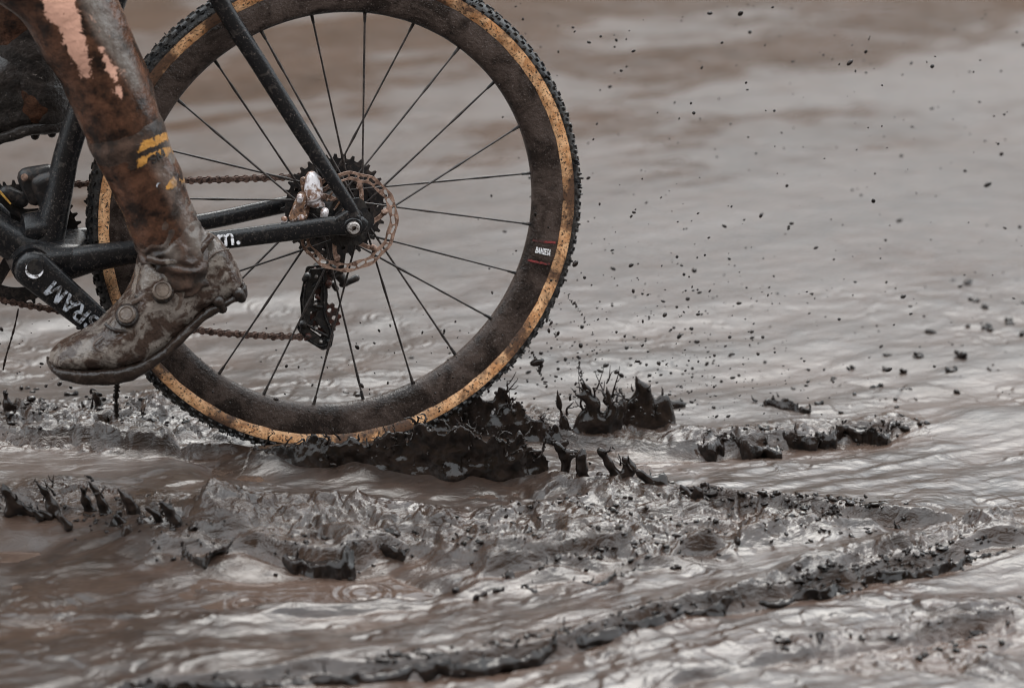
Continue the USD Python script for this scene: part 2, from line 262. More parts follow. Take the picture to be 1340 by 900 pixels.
def line(pts, width=0.4):                    # signed distance (positive beyond the line, away from the camera) and how far along, at the warped points
    p = G2(pts); t_best = np.full(len(qx), 9.0); a_best = np.zeros(len(qx)); L = np.r_[0, np.cumsum(np.linalg.norm(np.diff(p, axis=0), axis=1))]
    lo, hi = p.min(0) - width, p.max(0) + width; k = np.nonzero((qx > lo[0]) & (qx < hi[0]) & (qy > lo[1]) & (qy < hi[1]))[0]; bx, by = qx[k], qy[k]; tb, ab = t_best[k], a_best[k]
    for i in range(len(p) - 1):
        e = p[i + 1] - p[i]; ll = np.linalg.norm(e); e = e / ll; u = (bx - p[i, 0]) * e[0] + (by - p[i, 1]) * e[1]; uc = np.clip(u, 0, ll)
        dx, dy = bx - p[i, 0] - uc * e[0], by - p[i, 1] - uc * e[1]; d = np.hypot(dx, dy) * np.where(-dx * e[1] + dy * e[0] >= 0, 1, -1); b = np.abs(d) < np.abs(tb)
        tb[b] = d[b]; ab[b] = (L[i] + uc[b]) / L[-1]
    t_best[k], a_best[k] = tb, ab; return t_best, a_best
def area(pts, m=0.12):                       # signed distance to a polygon, positive inside
    p = G2(pts); lo, hi = p.min(0) - m, p.max(0) + m; out = np.full(len(qx), -m); k = np.nonzero((qx > lo[0]) & (qx < hi[0]) & (qy > lo[1]) & (qy < hi[1]))[0]; bx, by = qx[k], qy[k]
    d, ins = np.full(len(k), 9.0), np.zeros(len(k), bool)
    for a, b in zip(p, np.roll(p, -1, 0)):
        e = b - a; t = np.clip(((bx - a[0]) * e[0] + (by - a[1]) * e[1]) / (e @ e), 0, 1); d = np.minimum(d, np.hypot(bx - a[0] - t * e[0], by - a[1] - t * e[1]))
        c = (a[1] > by) != (b[1] > by); ins ^= c & (bx < (b[0] - a[0]) * (by - a[1]) / (b[1] - a[1] if b[1] != a[1] else 1e-9) + a[0])
    out[k] = np.where(ins, d, -d); return out
def bank(pts, h, back=0.12, dip=0.010, face=0.006, vary=0.6, seed=0, ends=0.12):   # a step of mud whose steep face looks towards -y
    t, a = line(pts); amp = h * sstep(a, 0, ends) * sstep(1 - a, 0, ends) * np.maximum(1 + vary * 2.6 * fb(x0 * 11, y0 * 11, 3, 300 + seed), 0.08)
    return np.where(t > 0, amp * sstep(t, 0, face) * np.exp(-np.maximum(t, 0) / back), -dip * (amp / max(h, 1e-6)) * np.exp(np.minimum(t, 0) / 0.04) * sstep(-t, 0, 0.01)) * (np.abs(t) < 0.4), np.exp(-np.abs(t) / 0.05) * (amp > 0)

nearness = 1 - sstep(y0, 0.05, 0.75)          # 1 = churned foreground, 0 = smoother far field
h = 0.020 * fb(x0 * 1.7, y0 * 1.7, 3, 1) * (0.35 + 0.65 * nearness) + 0.010 * fb(x0 * 3 + y0, y0 * 7, 3, 5) * nearness
lane = (x0 * 0.35 - y0 * 0.94)
h += (0.006 * fb(x0 * 2.2, lane * 16, 3, 31, 0.4)) * (0.14 + 0.86 * nearness)
h += (0.0036 * fb(qx * 15, qy * 24, 3, 41, 0.45) + 0.0030 * (sstep(fb(qx * 26, qy * 30, 3, 45, 0.5), -0.06, 0.07) - 0.5) * sstep(fb(x0 * 4, y0 * 6, 3, 47), -0.08, 0.15)) * (0.13 + 0.56 * nearness) + (0.0003 + 0.0005 * nearness) * fb(x0 * 16, y0 * 50, 4, 51)
la2 = x0 * 0.28 - y0 * 0.96; fore = 1 - sstep(y0, -0.30, 0.0)
h += (0.0030 * fb(x0 * 3 + 2 * wx * 20, la2 * 30 + 12 * wy, 4, 231, 0.55) + 0.0022 * rd(x0 * 2.2, la2 * 18 + 6 * wx, 2, 241)) * (0.06 + 0.94 * fore)
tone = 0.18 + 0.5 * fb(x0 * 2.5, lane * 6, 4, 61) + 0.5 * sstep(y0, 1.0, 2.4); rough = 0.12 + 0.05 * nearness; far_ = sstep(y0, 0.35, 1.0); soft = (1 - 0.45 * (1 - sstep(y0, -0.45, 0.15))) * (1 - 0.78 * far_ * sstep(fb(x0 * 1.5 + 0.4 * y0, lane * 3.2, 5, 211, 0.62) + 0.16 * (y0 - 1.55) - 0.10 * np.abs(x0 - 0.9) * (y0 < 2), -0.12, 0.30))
def add(b, rough_up=0.5):
    global h, rough, soft
    h = h + b[0]; soft *= 1 - 0.5 * np.clip(b[1], 0, 1); rough = rough + 0.35 * rough_up * b[1]
# wash and ridges flung up behind the wheel
add(bank([(560, 560), (640, 556), (700, 566), (750, 574), (930, 580), (1060, 566), (1150, 556), (1205, 556)], 0.009, 0.05, seed=1), 0.8)
add(bank([(870, 642), (960, 664), (1080, 672), (1190, 686), (1260, 690)], 0.009, 0.06, seed=2), 0.8)
add(bank([(200, 712), (250, 722), (330, 714), (400, 730), (445, 732), (500, 712), (570, 722), (640, 750), (720, 742), (800, 752), (880, 738), (960, 728)], 0.013, 0.16, 0.010, seed=3, ends=0.03), 0.8)
add(bank([(120, 894), (330, 884), (560, 872), (700, 846), (760, 830), (900, 800), (1100, 764), (1345, 714), (1500, 682)], 0.011, 0.12, 0.012, vary=0.25, seed=4, ends=0.1), 0.6)
add(bank([(850, 900), (960, 872), (1100, 850), (1340, 800)], 0.005, 0.08, seed=5), 0.4)
add(bank([(-60, 812), (120, 806), (330, 806), (480, 790), (640, 770), (820, 752)], 0.008, 0.10, 0.006, face=0.02, seed=6), 0.1)
add(bank([(-60, 560), (80, 578), (260, 584), (330, 590)], 0.006, 0.10, seed=7), 0.7)
# churned chunks
def chunks(sd, amp, f, seed, fade=0.05):
    m_ = sstep(sd, -0.01, fade); ux, uy = qx + 0.35 * wx, qy + 0.35 * wy
    n1_, n2_ = fb(ux * f * 0.7, uy * f * 0.55, 3, seed, 0.5), fb(ux * f * 1.6, uy * f * 1.4, 3, seed + 7, 0.5)
    return amp * m_ * (0.75 * sstep(n1_, -0.07, 0.05) + 0.45 * sstep(n2_, -0.08, 0.06) + 0.8 * n1_ + 0.28 * rd(ux * f * 1.9, uy * f * 1.9, 2, seed + 3, 0.5) + 0.20 * sstep(fb(ux * f * 3.4, uy * f * 3.0, 2, seed + 11, 0.5), -0.06, 0.08) - 0.2), m_
for pts, amp, f, seed in (
    ([(215, 668), (330, 642), (480, 648), (640, 668), (760, 655), (900, 660), (1000, 680), (1190, 690), (1060, 722), (950, 735), (800, 752), (640, 748), (500, 712), (440, 730), (330, 714), (250, 718)], 0.016, 19, 71),
    ([(-30, 640), (100, 620), (260, 650), (250, 700), (150, 690), (-30, 680)], 0.005, 30, 77),
    ([(-30, 545), (120, 525), (220, 500), (320, 575), (250, 592), (-30, 590)], 0.012, 22, 81),
    ([(560, 535), (700, 525), (930, 560), (1180, 535), (1210, 556), (940, 585), (700, 575)], 0.009, 24, 91),
    ([(1000, 760), (1150, 715), (1345, 655), (1345, 714), (1110, 766), (900, 800)], 0.014, 26, 101),
    ([(660, 640), (760, 600), (900, 640), (1200, 680), (1000, 690), (800, 668)], 0.010, 24, 111),
    ([(700, 845), (900, 805), (960, 800), (850, 850), (760, 870)], 0.006, 26, 121),
    ([(980, 880), (1160, 800), (1345, 770), (1345, 900)], 0.008, 17, 131)):
    dh, m_ = chunks(area(pts), amp, f, seed); h = h + dh; rough = rough + 0.30 * m_; soft = soft * (1 - 0.85 * m_)
tone = 0.15 + 0.35 * tone + 0.55 * sstep(-(h - 0.020 * fb(x0 * 1.7, y0 * 1.7, 3, 1) * (0.35 + 0.65 * nearness)), -0.002, 0.006)
# puddles of turbid water: the ground dips and is cut off at the water's level
level = np.full(len(h), -9.0)
for pts, depth in (
    ([(230, 588), (420, 600), (560, 612), (715, 616), (730, 646), (600, 664), (430, 650), (250, 625)], 0.016),
    ([(-40, 700), (150, 694), (250, 728), (430, 738), (505, 722), (625, 760), (560, 782), (330, 800), (-40, 800)], 0.018),
    ([(200, 828), (420, 800), (560, 786), (600, 796), (430, 826), (330, 842), (220, 850)], 0.010),
    ([(600, 770), (720, 768), (740, 800), (640, 812)], 0.008),
    ([(-40, 440), (200, 400), (420, 390), (560, 440), (420, 500), (180, 520), (-40, 530)], 0.008),
    ([(740, 590), (850, 580), (960, 578), (900, 596), (780, 606)], 0.010),
    ([(1090, 566), (1170, 560), (1200, 566), (1130, 578)], 0.006),
    ([(840, 780), (960, 752), (1010, 756), (900, 782)], 0.005)):
    sd = area(pts); w = sstep(sd, -0.03, 0.05); h = h - depth * w; lv = -0.008 - 0.3 * depth
    level = np.where(sd > -0.05, np.maximum(level, lv - 0.02 * (1 - w)), level)
# the wheel's own dent, and rings where drops fall in
h = h - 0.020 * np.exp(-((x0 + 0.02) / 0.13) ** 2 - (y0 / 0.03) ** 2)
rng = np.random.default_rng(7); rings = np.zeros(len(h))
for k in range(85):
    c = G(*((rng.uniform(-10, 620), rng.uniform(395, 545)) if k < 62 else (rng.uniform(-10, 600), rng.uniform(640, 830))))[:2]; R = rng.uniform(0.010, 0.034); a = rng.uniform(0.0006, 0.0013)
    k_ = np.nonzero((np.abs(x0 - c[0]) < 0.08) & (np.abs(y0 - c[1]) < 0.08))[0]; d = np.hypot(x0[k_] - c[0], y0[k_] - c[1]); rings[k_] += a * np.cos((d - R) * 2 * np.pi / 0.013) * np.exp(-((d - R) / 0.010) ** 2)
water = (h < level)
wob = 0.0006 * fb(x0 * 18, y0 * 30, 3, 141) + 0.0022 * fb(x0 * 3.4, y0 * 3.0, 2, 151) * sstep(y0, 0.9, 1.6)
h = np.where(water, level + wob, h) + rings * np.where(water, 1, 0.7)
# gentle field beyond, with unseen banks added to darken reflections and front light
H = 0.007 * fb(X * 1.7, Y * 1.7, 3, 1); H[near] = h
crown = 1 + 0.30 * fb(X * 0.35, Y * 0.2, 4, 181)
H += np.where(Y > 9, (16.0 - 8.0 * sstep(X, 1.5, 8.0)) * sstep(Y + 1.5 * fb(X * 0.25, Y * 0.1, 3, 171), 11, 24) * crown, 0)
H += np.where(Y < -6, 12.0 * sstep(-Y + 1.2 * fb(X * 0.25, Y * 0.1, 3, 191), 7.0, 14.5) * crown, 0)  # added behind the camera to block low sky light from the front
SOFT = 1 - 0.7 * sstep(Y, 0.6, 1.6) * sstep(fb(X * 1.5 + 0.4 * Y, (X * 0.35 - Y * 0.94) * 3.2, 4, 211, 0.6) + 0.16 * (np.clip(Y, 0, 2.6) - 1.55), -0.12, 0.30); SOFT[near] = soft
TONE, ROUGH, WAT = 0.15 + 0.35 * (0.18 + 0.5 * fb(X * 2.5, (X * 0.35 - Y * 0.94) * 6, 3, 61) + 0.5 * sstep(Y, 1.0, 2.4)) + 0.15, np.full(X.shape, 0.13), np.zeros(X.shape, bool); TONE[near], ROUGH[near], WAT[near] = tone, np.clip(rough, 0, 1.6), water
def ground_z(x, y):
    i = np.clip(np.searchsorted(gx, x), 1, len(gx) - 1); j = np.clip(np.searchsorted(gy, y), 1, len(gy) - 1); return float(H[i, j])
pts3 = np.stack([X, Y, H], -1); nv = np.cross(np.gradient(pts3, axis=0), np.gradient(pts3, axis=1)); nv /= np.linalg.norm(nv, axis=2)[..., None]
nyy = len(gy); I = (np.arange(len(gx) - 1)[:, None] * nyy + np.arange(nyy - 1)[None]).ravel(); quads = np.stack([I, I + nyy, I + nyy + 1, I + 1], 1)
is_w = WAT.ravel()[quads].sum(1) >= 3
def sheet(name, q, material, label, cat_):
    ids, inv = np.unique(q.ravel(), return_inverse=True); g = UsdGeom.Mesh.Define(stage, path_of(name, None))
    g.CreatePointsAttr(Vt.Vec3fArray.FromNumpy(pts3.reshape(-1, 3)[ids].astype(np.float32))); g.CreateFaceVertexCountsAttr(Vt.IntArray.FromNumpy(np.full(len(q), 4, np.int32)))
    g.CreateFaceVertexIndicesAttr(Vt.IntArray.FromNumpy(inv.astype(np.int32).ravel())); g.CreateSubdivisionSchemeAttr('none')
    g.CreateNormalsAttr(Vt.Vec3fArray.FromNumpy(nv.reshape(-1, 3)[ids].astype(np.float32))); g.SetNormalsInterpolation('vertex')
    for k, a in (('tone', TONE), ('rough', ROUGH), ('soft', SOFT)): UsdGeom.PrimvarsAPI(g).CreatePrimvar(k, Sdf.ValueTypeNames.FloatArray, 'vertex').Set(Vt.FloatArray.FromNumpy(a.ravel()[ids].astype(np.float32)))
    UsdShade.MaterialBindingAPI.Apply(g.GetPrim()).Bind(M[material]); return tag(g.GetPrim(), label, cat_, kind='structure')
bank_q = np.abs(pts3.reshape(-1, 3)[quads].mean(1)[:, 1] - 1.0) > 8.2
sheet('added_hillside', quads[bank_q & ~is_w], 'added_bank', 'unseen brown slope added behind and before the track to darken reflections and front light', 'added_hillside')
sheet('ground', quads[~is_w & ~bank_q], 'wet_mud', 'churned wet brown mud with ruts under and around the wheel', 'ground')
sheet('puddle_water', quads[is_w], 'muddy_water', 'flat turbid brown water standing in the ruts', 'water')

# ------------------------------------------------------------------ bicycle
bike = thing('bicycle', 'black gravel bicycle with tan-wall tyre, spattered with mud, ploughing through the wet ground', 'bicycle')
def xf(name, parent): return UsdGeom.Xform.Define(stage, path_of(name, parent)).GetPrim()
def A(deg, r, y=0.0): a = math.radians(deg); return HUB + V(r * math.cos(a), y, r * math.sin(a))
rng = np.random.default_rng(3)
# rear wheel
wheel = xf('rear_wheel', bike)
half = [(0.2768, 0.000), (0.2772, 0.0046), (0.2788, 0.0082), (0.2830, 0.0116), (0.2900, 0.0138), (0.300, 0.0149), (0.311, 0.0145), (0.3172, 0.0136), (0.3185, 0.0128), (0.3185, 0.0105), (0.312, 0.0100)]
rim = lathe([(r, -y) for r, y in half] + [(r, y) for r, y in half[::-1][:-1]], 360)
ang = np.arctan2(rim.vertices[:, 2] - HUB[2], rim.vertices[:, 0]); rim.vertices[:, 1] *= 1 + 0.05 * np.sin(ang * 37) * np.sin(ang * 13 + 1)
obj('rim', rim, 'rim', wheel, 60)
for s, nm in ((-1, 'sidewall'), (1, 'sidewall')):
    prof = [(0.3165, s * 0.0122), (0.3205, s * 0.0150), (0.3260, s * 0.0168), (0.3310, s * 0.0171), (0.3352, s * 0.0160), (0.3352, s * 0.0125), (0.3165, s * 0.0105)]
    obj('sidewall', lathe(prof, 360), 'tan', wheel, 50)
prof = [(0.3335, -0.0165)] + [(0.3285 + 0.0172 * math.cos(t), 0.0176 * math.sin(t)) for t in np.linspace(-1.22, 1.22, 15)] + [(0.3335, 0.0165), (0.331, 0.0)]
obj('tread', lathe(prof, 360), 'tread', wheel, 50)
kn = []
bx = trimesh.creation.box([1, 1, 1])
def knob(a, t, l, w, hgt):                   # on the casing at wheel angle a and cap angle t
    c, s = math.cos(a), math.sin(a); rad = V(c * math.cos(t), math.sin(t), s * math.cos(t)); tang = V(-s, 0, c); side = np.cross(rad, tang)
    o = HUB + V(c * 0.3285, 0, s * 0.3285) + rad * (0.0172 + hgt / 2 - 0.0006); b = bx.copy(); b.vertices = np.array(b.vertices) * [l, w, hgt]; tp = b.vertices[:, 2] > 0; b.vertices[tp, :2] *= 0.78
    b.vertices = o + b.vertices @ np.stack([tang, side, rad]); kn.append(b)
NK = 132
for i in range(NK):
    a = 2 * math.pi * i / NK; j = lambda: rng.uniform(0.85, 1.2)
    for t in (-1.08, 1.08): knob(a + 0.008, t, 0.0062 * j(), 0.0045 * j(), 0.0042 * j())
    for t in (-0.70, 0.70): knob(a + 0.026, t, 0.0058 * j(), 0.0042, 0.0036 * j())
    for t in (-0.26, 0.26): knob(a + 0.010 * np.sign(t), t, 0.0070 * j(), 0.0038, 0.0028 * j())
for i in range(430):                         # mud stuck to the knobs in small spikes
    a, t = rng.uniform(0, 2 * math.pi), rng.choice([-1, 1]) * rng.uniform(0.55, 1.25); knob(a, t, rng.uniform(0.0015, 0.004), rng.uniform(0.0012, 0.003), rng.uniform(0.004, 0.0075))
obj('tread_knobs', kn, 'tread', wheel, False); stage.GetPrimAtPath(str(wheel.GetPath()) + '/tread_knobs').SetCustomDataByKey('kind', 'stuff')
obj('hub_shell', lathe([(0.004, -0.066), (0.012, -0.066), (0.012, -0.052), (0.026, -0.051), (0.028, -0.036), (0.027, -0.033), (0.016, -0.030), (0.012, -0.012), (0.014, 0.004), (0.026, 0.012), (0.028, 0.016), (0.018, 0.020), (0.018, 0.064), (0.004, 0.066)], 40), 'steel_dark', wheel, 40)
signs = {5: 1, 4: -1, 3: -1, 2: 1, 1: 1, 0: -1, 23: -1, 22: 1, 21: 1, 20: -1, 19: -1, 18: 1}
for k in range(24):
    rim_a = 8.6 + 14.55 * 0 + 15 * k; sg_ = -signs.get(k, [1, -1, -1, 1][(k + 1) % 4]); side = -1 if k % 2 else 1
    fl = A(rim_a + 62 * sg_, 0.0265, -0.0345 if side < 0 else 0.0145); rp = A(rim_a, 0.2815, side * 0.002); d = (rp - fl) / np.linalg.norm(rp - fl)
    L = np.linalg.norm(rp - fl); ts = np.linspace(0, 1, 16); rr = 0.00125 + 0.0004 * rng.random(16); rr[rng.integers(2, 14)] += 0.0007
    s = obj('spoke', tube([fl + d * L * t for t in ts], rr, 6), 'spoke', wheel, 60)
    obj('nipple', cat(tube([rp - d * 0.017, rp - d * 0.004, rp + d * 0.006], [0.0019, 0.0026, 0.003], 8)), 'steel_dark', s, 40)
# lettering and red bars on the rim, near (702, 336) in side view: laid on the near face of the rim
def on_rim(txt_v, deg, r0):                  # local (u along the radius outwards, v round the wheel, w out of the face)
    out = []
    for u, v, w in txt_v:
        r = r0 + u; a = math.radians(deg) + v / r0; yy = -np.interp(r, [0.2772, 0.2788, 0.2830, 0.2900, 0.300, 0.311, 0.3172], [0.0046, 0.0082, 0.0116, 0.0138, 0.0149, 0.0145, 0.0136]) * 1.05 - 0.0004 - w
        out.append(HUB + V(r * math.cos(a), yy, r * math.sin(a)))
    return np.array(out)
tx = meshkit.text_mesh('BANIEIA', 0.0078, 0.0005, True); tx = tx.subdivide(); v = np.array(tx.vertices); v[:, 0] *= 0.0225 / v[:, 0].max()
obj('lettering', trimesh.Trimesh(on_rim(np.stack([v[:, 0], v[:, 1] - 0.0045, v[:, 2]], 1), -12.8, 0.2875), tx.faces, process=False), 'rim_print', wheel, False)
for dv in (0.0125, -0.0165):
    b = trimesh.creation.box([0.032, 0.0028, 0.0004]).subdivide().subdivide(); v = np.array(b.vertices)
    obj('red_bar', trimesh.Trimesh(on_rim(np.stack([v[:, 0] + 0.016, v[:, 1] + dv + 0.05 * v[:, 0], v[:, 2] + 0.0002], 1), -12.8, 0.2815), b.faces, process=False), 'red_print', wheel, False)
obj('axle', [cyl(HUB + V(0, -0.084, 0), HUB + V(0, 0.07, 0), 0.0055, 16), lathe([(0.0035, -0.0905), (0.0072, -0.0905), (0.0088, -0.0885), (0.0088, -0.084), (0.0035, -0.084)], 24)], 'bolt_steel', wheel, 30)
# brake rotor
def circ_pts(r, n, ph=0, wave=0, k=12): t = np.linspace(0, 2 * np.pi, n, endpoint=False) + ph; q = r + wave * np.cos(k * t); return np.stack([q * np.cos(t), q * np.sin(t)], 1)
ringp = sg.Polygon(circ_pts(0.0698, 240, wave=0.0010)).difference(sg.Polygon(circ_pts(0.0578, 240, 0.2, 0.0011)))
cuts = []
for i in range(30):                          # long slanting slots between two rails
    a = 360 * i / 30; cuts.append(sa.rotate(sa.translate(sa.rotate(sg.LineString([(-0.0036, 0), (0.0036, 0)]).buffer(0.0021 if i % 2 else 0.0026, 6), 78 if i % 2 else 102), 0.0636 + (0.0008 if i % 2 else -0.0006), 0), a, origin=(0, 0)))
ringp = ringp.difference(unary_union(cuts))
arms = unary_union([sa.rotate(sg.LineString([(0.058, 0.004), (0.045, -0.004), (0.030, -0.010)]).buffer(0.0028), 60 * i + 12, origin=(0, 0)) for i in range(6)])
mv = lambda p: sa.translate(p, HUB[0], HUB[2])
rot = obj('brake_rotor', extr(mv(ringp), -0.0570, -0.0548), 'rotor', bike, 30)
for i in range(6): obj('arm', extr(mv(sa.rotate(sg.LineString([(0.058, 0.004), (0.045, -0.004), (0.030, -0.010)]).buffer(0.0028), 60 * i + 12, origin=(0, 0))), -0.0573, -0.0545), 'rotor', rot, 30)
for i in range(6): q = A(60 * i + 14, 0.0530, -0.0578); obj('rivet', balls([(*q, 0.0042), (*(A(60 * i + 14, 0.0500, -0.0578)), 0.0036)], 12), 'rotor', rot, 40)
obj('carrier', extr(mv(sg.Polygon(circ_pts(0.034, 60, wave=0.0025, k=6)).difference(sg.Polygon(circ_pts(0.018, 40)))), -0.0578, -0.0540), 'tread', rot, 30)
obj('lockring', lathe([(0.010, -0.060), (0.021, -0.060), (0.0225, -0.058), (0.0225, -0.053), (0.010, -0.053)], 40), 'steel_dark', rot, 30)
# cassette
cas = xf('cassette', bike)
for i, n in enumerate((36, 32, 28, 25, 22, 19, 17, 15, 13, 12, 11)):
    r = n * 0.0127 / (2 * math.pi); p = []
    for k in range(n):
        a = 2 * math.pi * k / n; da = 2 * math.pi / n
        for f_, rr in ((-0.5, -0.0036), (-0.27, -0.0030), (-0.12, 0.0026), (0.10, 0.0026), (0.27, -0.0030)): p.append(((r + rr) * math.cos(a + f_ * da), (r + rr) * math.sin(a + f_ * da)))
    pl = sg.Polygon(p).difference(sg.Point(0, 0).buffer(max(0.017, r - 0.022) if i < 5 else 0.014))
    if i < 4: pl = unary_union([pl] + [sa.rotate(sg.LineString([(0.014, 0.004 * q_), (r - 0.012, 0)]).buffer(0.003), 72 * s_ + i * 9, origin=(0, 0)) for s_ in range(5) for q_ in (-1, 1)])
    if i < 7: pl = pl.difference(unary_union([sa.rotate(sg.Point(r - 0.0125, 0).buffer(0.0030, 5), 360 / 14 * s_ + 8 * i, origin=(0, 0)) for s_ in range(14)]))
    y = 0.0215 + 0.0037 * i; obj('sprocket', extr(mv(sa.rotate(pl, 3 * i, origin=(0, 0))), y, y + 0.0018), 'steel_dark', cas, 30)
obj('cassette_body', lathe([(0.012, 0.020), (0.019, 0.020), (0.019, 0.062), (0.012, 0.062)], 30), 'steel_dark', cas, 30)
# chain: one mesh per link, outer and inner links by turns
chain = xf('chain', bike)
eight = unary_union([sg.Point(-0.00635, 0).buffer(0.0046, 6), sg.Point(0.00635, 0).buffer(0.0046, 6), sg.box(-0.00635, -0.0029, 0.00635, 0.0029)])
def link_mesh(outer): w = 0.0034 if outer else 0.0022; return cat(extr(eight, -w - 0.0010, -w), extr(eight, w, w + 0.0010), *( [cyl(V(s * 0.00635, -0.0046, 0), V(s * 0.00635, 0.0046, 0), 0.0019, 8) for s in (-1, 1)] if outer else [cyl(V(s * 0.00635, -0.0021, 0), V(s * 0.00635, 0.0021, 0), 0.0038, 10) for s in (-1, 1)]))
LM = [link_mesh(False), link_mesh(True)]
def run(pts, y):
    q = [P(*p, y) for p in pts]; s = spline(q, 400); d = np.r_[0, np.cumsum(np.linalg.norm(np.diff(s, axis=0), axis=1))]; n = int(d[-1] / 0.0127)
    for i in range(n):
        a, b = (np.array([np.interp(0.0127 * (i + e), d, s[:, k]) for k in range(3)]) for e in (0, 1)); c, t = (a + b) / 2, math.atan2(b[2] - a[2], b[0] - a[0]) + rng.normal(0, 0.03)
        R = trimesh.transformations.rotation_matrix(-t, [0, 1, 0]); l = LM[i % 2].copy(); l.apply_transform(R); l.apply_translation(c + V(0, rng.normal(0, 0.0004), 0)); obj('link', l, 'chain', chain, 30)
run([(30, 239), (75, 241), (112, 241), (180, 238), (240, 236.5), (320, 234), (402, 231)], 0.045)
run([(-30, 380), (20, 396), (70, 405), (150, 418), (240, 430), (310, 437), (398, 441)], 0.045)
# rear derailleur
der = xf('rear_derailleur', bike)
def slab(pts, y0, y1, round_=0.0): pl = pxpoly(pts, (y0 + y1) / 2); pl = pl.buffer(-round_).buffer(round_ * 1.6) if round_ else pl; return extr(pl, y0, y1)
obj('knuckle', [balls([(*P(418, 352, 0.075), 0.011), (*P(440, 352, 0.08), 0.010), (*P(415, 372, 0.078), 0.010)]), balls([(*P(408, 356, 0.07), 0.008), (*P(403, 392, 0.065), 0.009)]), balls([(*P(440, 356, 0.085), 0.008), (*P(452, 370, 0.09), 0.006)])], 'steel_dark', der)
obj('hanger', [slab([(430, 318), (452, 322), (447, 358), (428, 356)], 0.066, 0.073, 0.002), balls([(*P(448, 372, 0.09), 0.005), (*P(466, 364, 0.09), 0.0055)]), balls([(*P(440, 378, 0.09), 0.004), (*P(436, 372, 0.09), 0.004)])], 'steel_dark', der)
cage = [(404, 352), (424, 350), (426, 384), (424, 408), (434, 436), (431, 451), (421, 455), (398, 441), (392, 430), (398, 418), (396, 392)]
hole = unary_union([pxpoly([(410, 374), (419, 372), (418, 394), (408, 398)], 0.06), pxpoly([(403, 430), (421, 443), (426, 434), (410, 416)], 0.06), pxpoly([(405, 406), (414, 404), (412, 412), (404, 418)], 0.06)])
cp = pxpoly(cage, 0.06).buffer(-0.003).buffer(0.0045).difference(hole)
cg = obj('cage_plate', extr(cp, 0.0520, 0.0540), 'tread', der, 30); obj('cage_plate', extr(cp.buffer(0.001), 0.0650, 0.0670), 'tread', der, 30)
obj('rim_bead', tube(spline([P(x_, z_, 0.0515) for x_, z_ in ((407, 352), (398, 392), (399, 418), (394, 430), (400, 440), (421, 453), (430, 449), (432, 436), (424, 408), (424, 384), (421, 352))], 60), 0.0014, 8), 'carbon', cg, 50)
obj('crossbar', [tube([P(410, 400, 0.0515), P(422, 402, 0.0515)], 0.0022, 8), tube([P(400, 424, 0.0515), P(428, 440, 0.0515)], 0.0020, 8), tube([P(408, 376, 0.0515), P(421, 366, 0.0515)], 0.0020, 8)], 'steel_dark', cg, 50)
for k_, (x_, z_, r_) in enumerate(((402, 362, 0.008), (430, 370, 0.006), (396, 424, 0.007), (404, 440, 0.006), (430, 446, 0.005), (415, 388, 0.005), (436, 352, 0.008), (426, 330, 0.006))): q = P(x_, z_, 0.050); obj('mud_lump', blob([(q, q + V(0.004 * (k_ % 3 - 1), 0.003, -0.005), r_ * 0.8, r_ * 0.5)], 0.0018, 0.004, 0.0022, 130, k_), 'jockey' if k_ % 2 else 'tread', der, True)
for i in range(4): q = P(*((414, 362), (413, 398), (414, 430), (420, 447))[i], 0.0505); obj('bolt', balls([(*q, 0.0026), (*(q + V(0, 0.003, 0)), 0.0034)], 10), 'bolt_steel', cg)
for c, nt in (((425, 416), 13), ((416, 368), 11)):
    q = P(*c, 0.0595); rj = 0.0215 if nt == 13 else 0.018; pj = sg.Polygon([((rj + (0.0022 if k % 4 < 2 else -0.0012)) * math.cos(2 * math.pi * k / (4 * nt)), (rj + (0.0022 if k % 4 < 2 else -0.0012)) * math.sin(2 * math.pi * k / (4 * nt))) for k in range(4 * nt)])
    pj = pj.difference(unary_union([sa.rotate(sg.Point(rj * 0.6, 0).buffer(0.0032, 5), 60 * s_, origin=(0, 0)) for s_ in range(6)])); obj('jockey_wheel', extr(sa.translate(pj, q[0], q[2]), 0.0575, 0.0620), 'jockey', der, 30)
# frame
fr = xf('frame', bike)
def px_tube(pts, n=40, sec=20):              # (px, py, y, in-plane radius, lateral radius)
    s = spline([(*P(a, b, y), r, ry) for a, b, y, r, ry in pts], n); return tube(s[:, :3], s[:, 3], sec, s[:, 4])
AX = P(465, 297, -0.078)
near_stay = px_tube([(262, -52, -0.034, 0.0125, 0.009), (287, 0, -0.040, 0.0122, 0.009), (345, 93, -0.052, 0.0118, 0.008), (400, 181, -0.063, 0.0108, 0.0075), (440, 242, -0.072, 0.0090, 0.007), (462, 278, -0.077, 0.0085, 0.006), (467, 290, -0.078, 0.008, 0.005)])
obj('seat_stay', near_stay, 'carbon', fr, 60)
obj('seat_stay', px_tube([(262, -56, 0.034, 0.0105, 0.008), (318, 46, 0.045, 0.0105, 0.008), (394, 172, 0.060, 0.0095, 0.007), (446, 254, 0.073, 0.008, 0.006)]), 'carbon', fr, 60)
cs = obj('chain_stay', px_tube([(30, 352, -0.030, 0.022, 0.014), (75, 348, -0.036, 0.0225, 0.014), (120, 338, -0.046, 0.0195, 0.012), (180, 329, -0.054, 0.0155, 0.010), (250, 319, -0.062, 0.0135, 0.009), (310, 311.5, -0.068, 0.0132, 0.0085), (385, 302, -0.074, 0.0135, 0.0075), (440, 295.5, -0.077, 0.0135, 0.0065), (462, 295, -0.078, 0.0135, 0.006), (475, 296, -0.078, 0.0125, 0.005), (480, 297, -0.078, 0.008, 0.0035)], 60, 24), 'carbon', fr, 60)
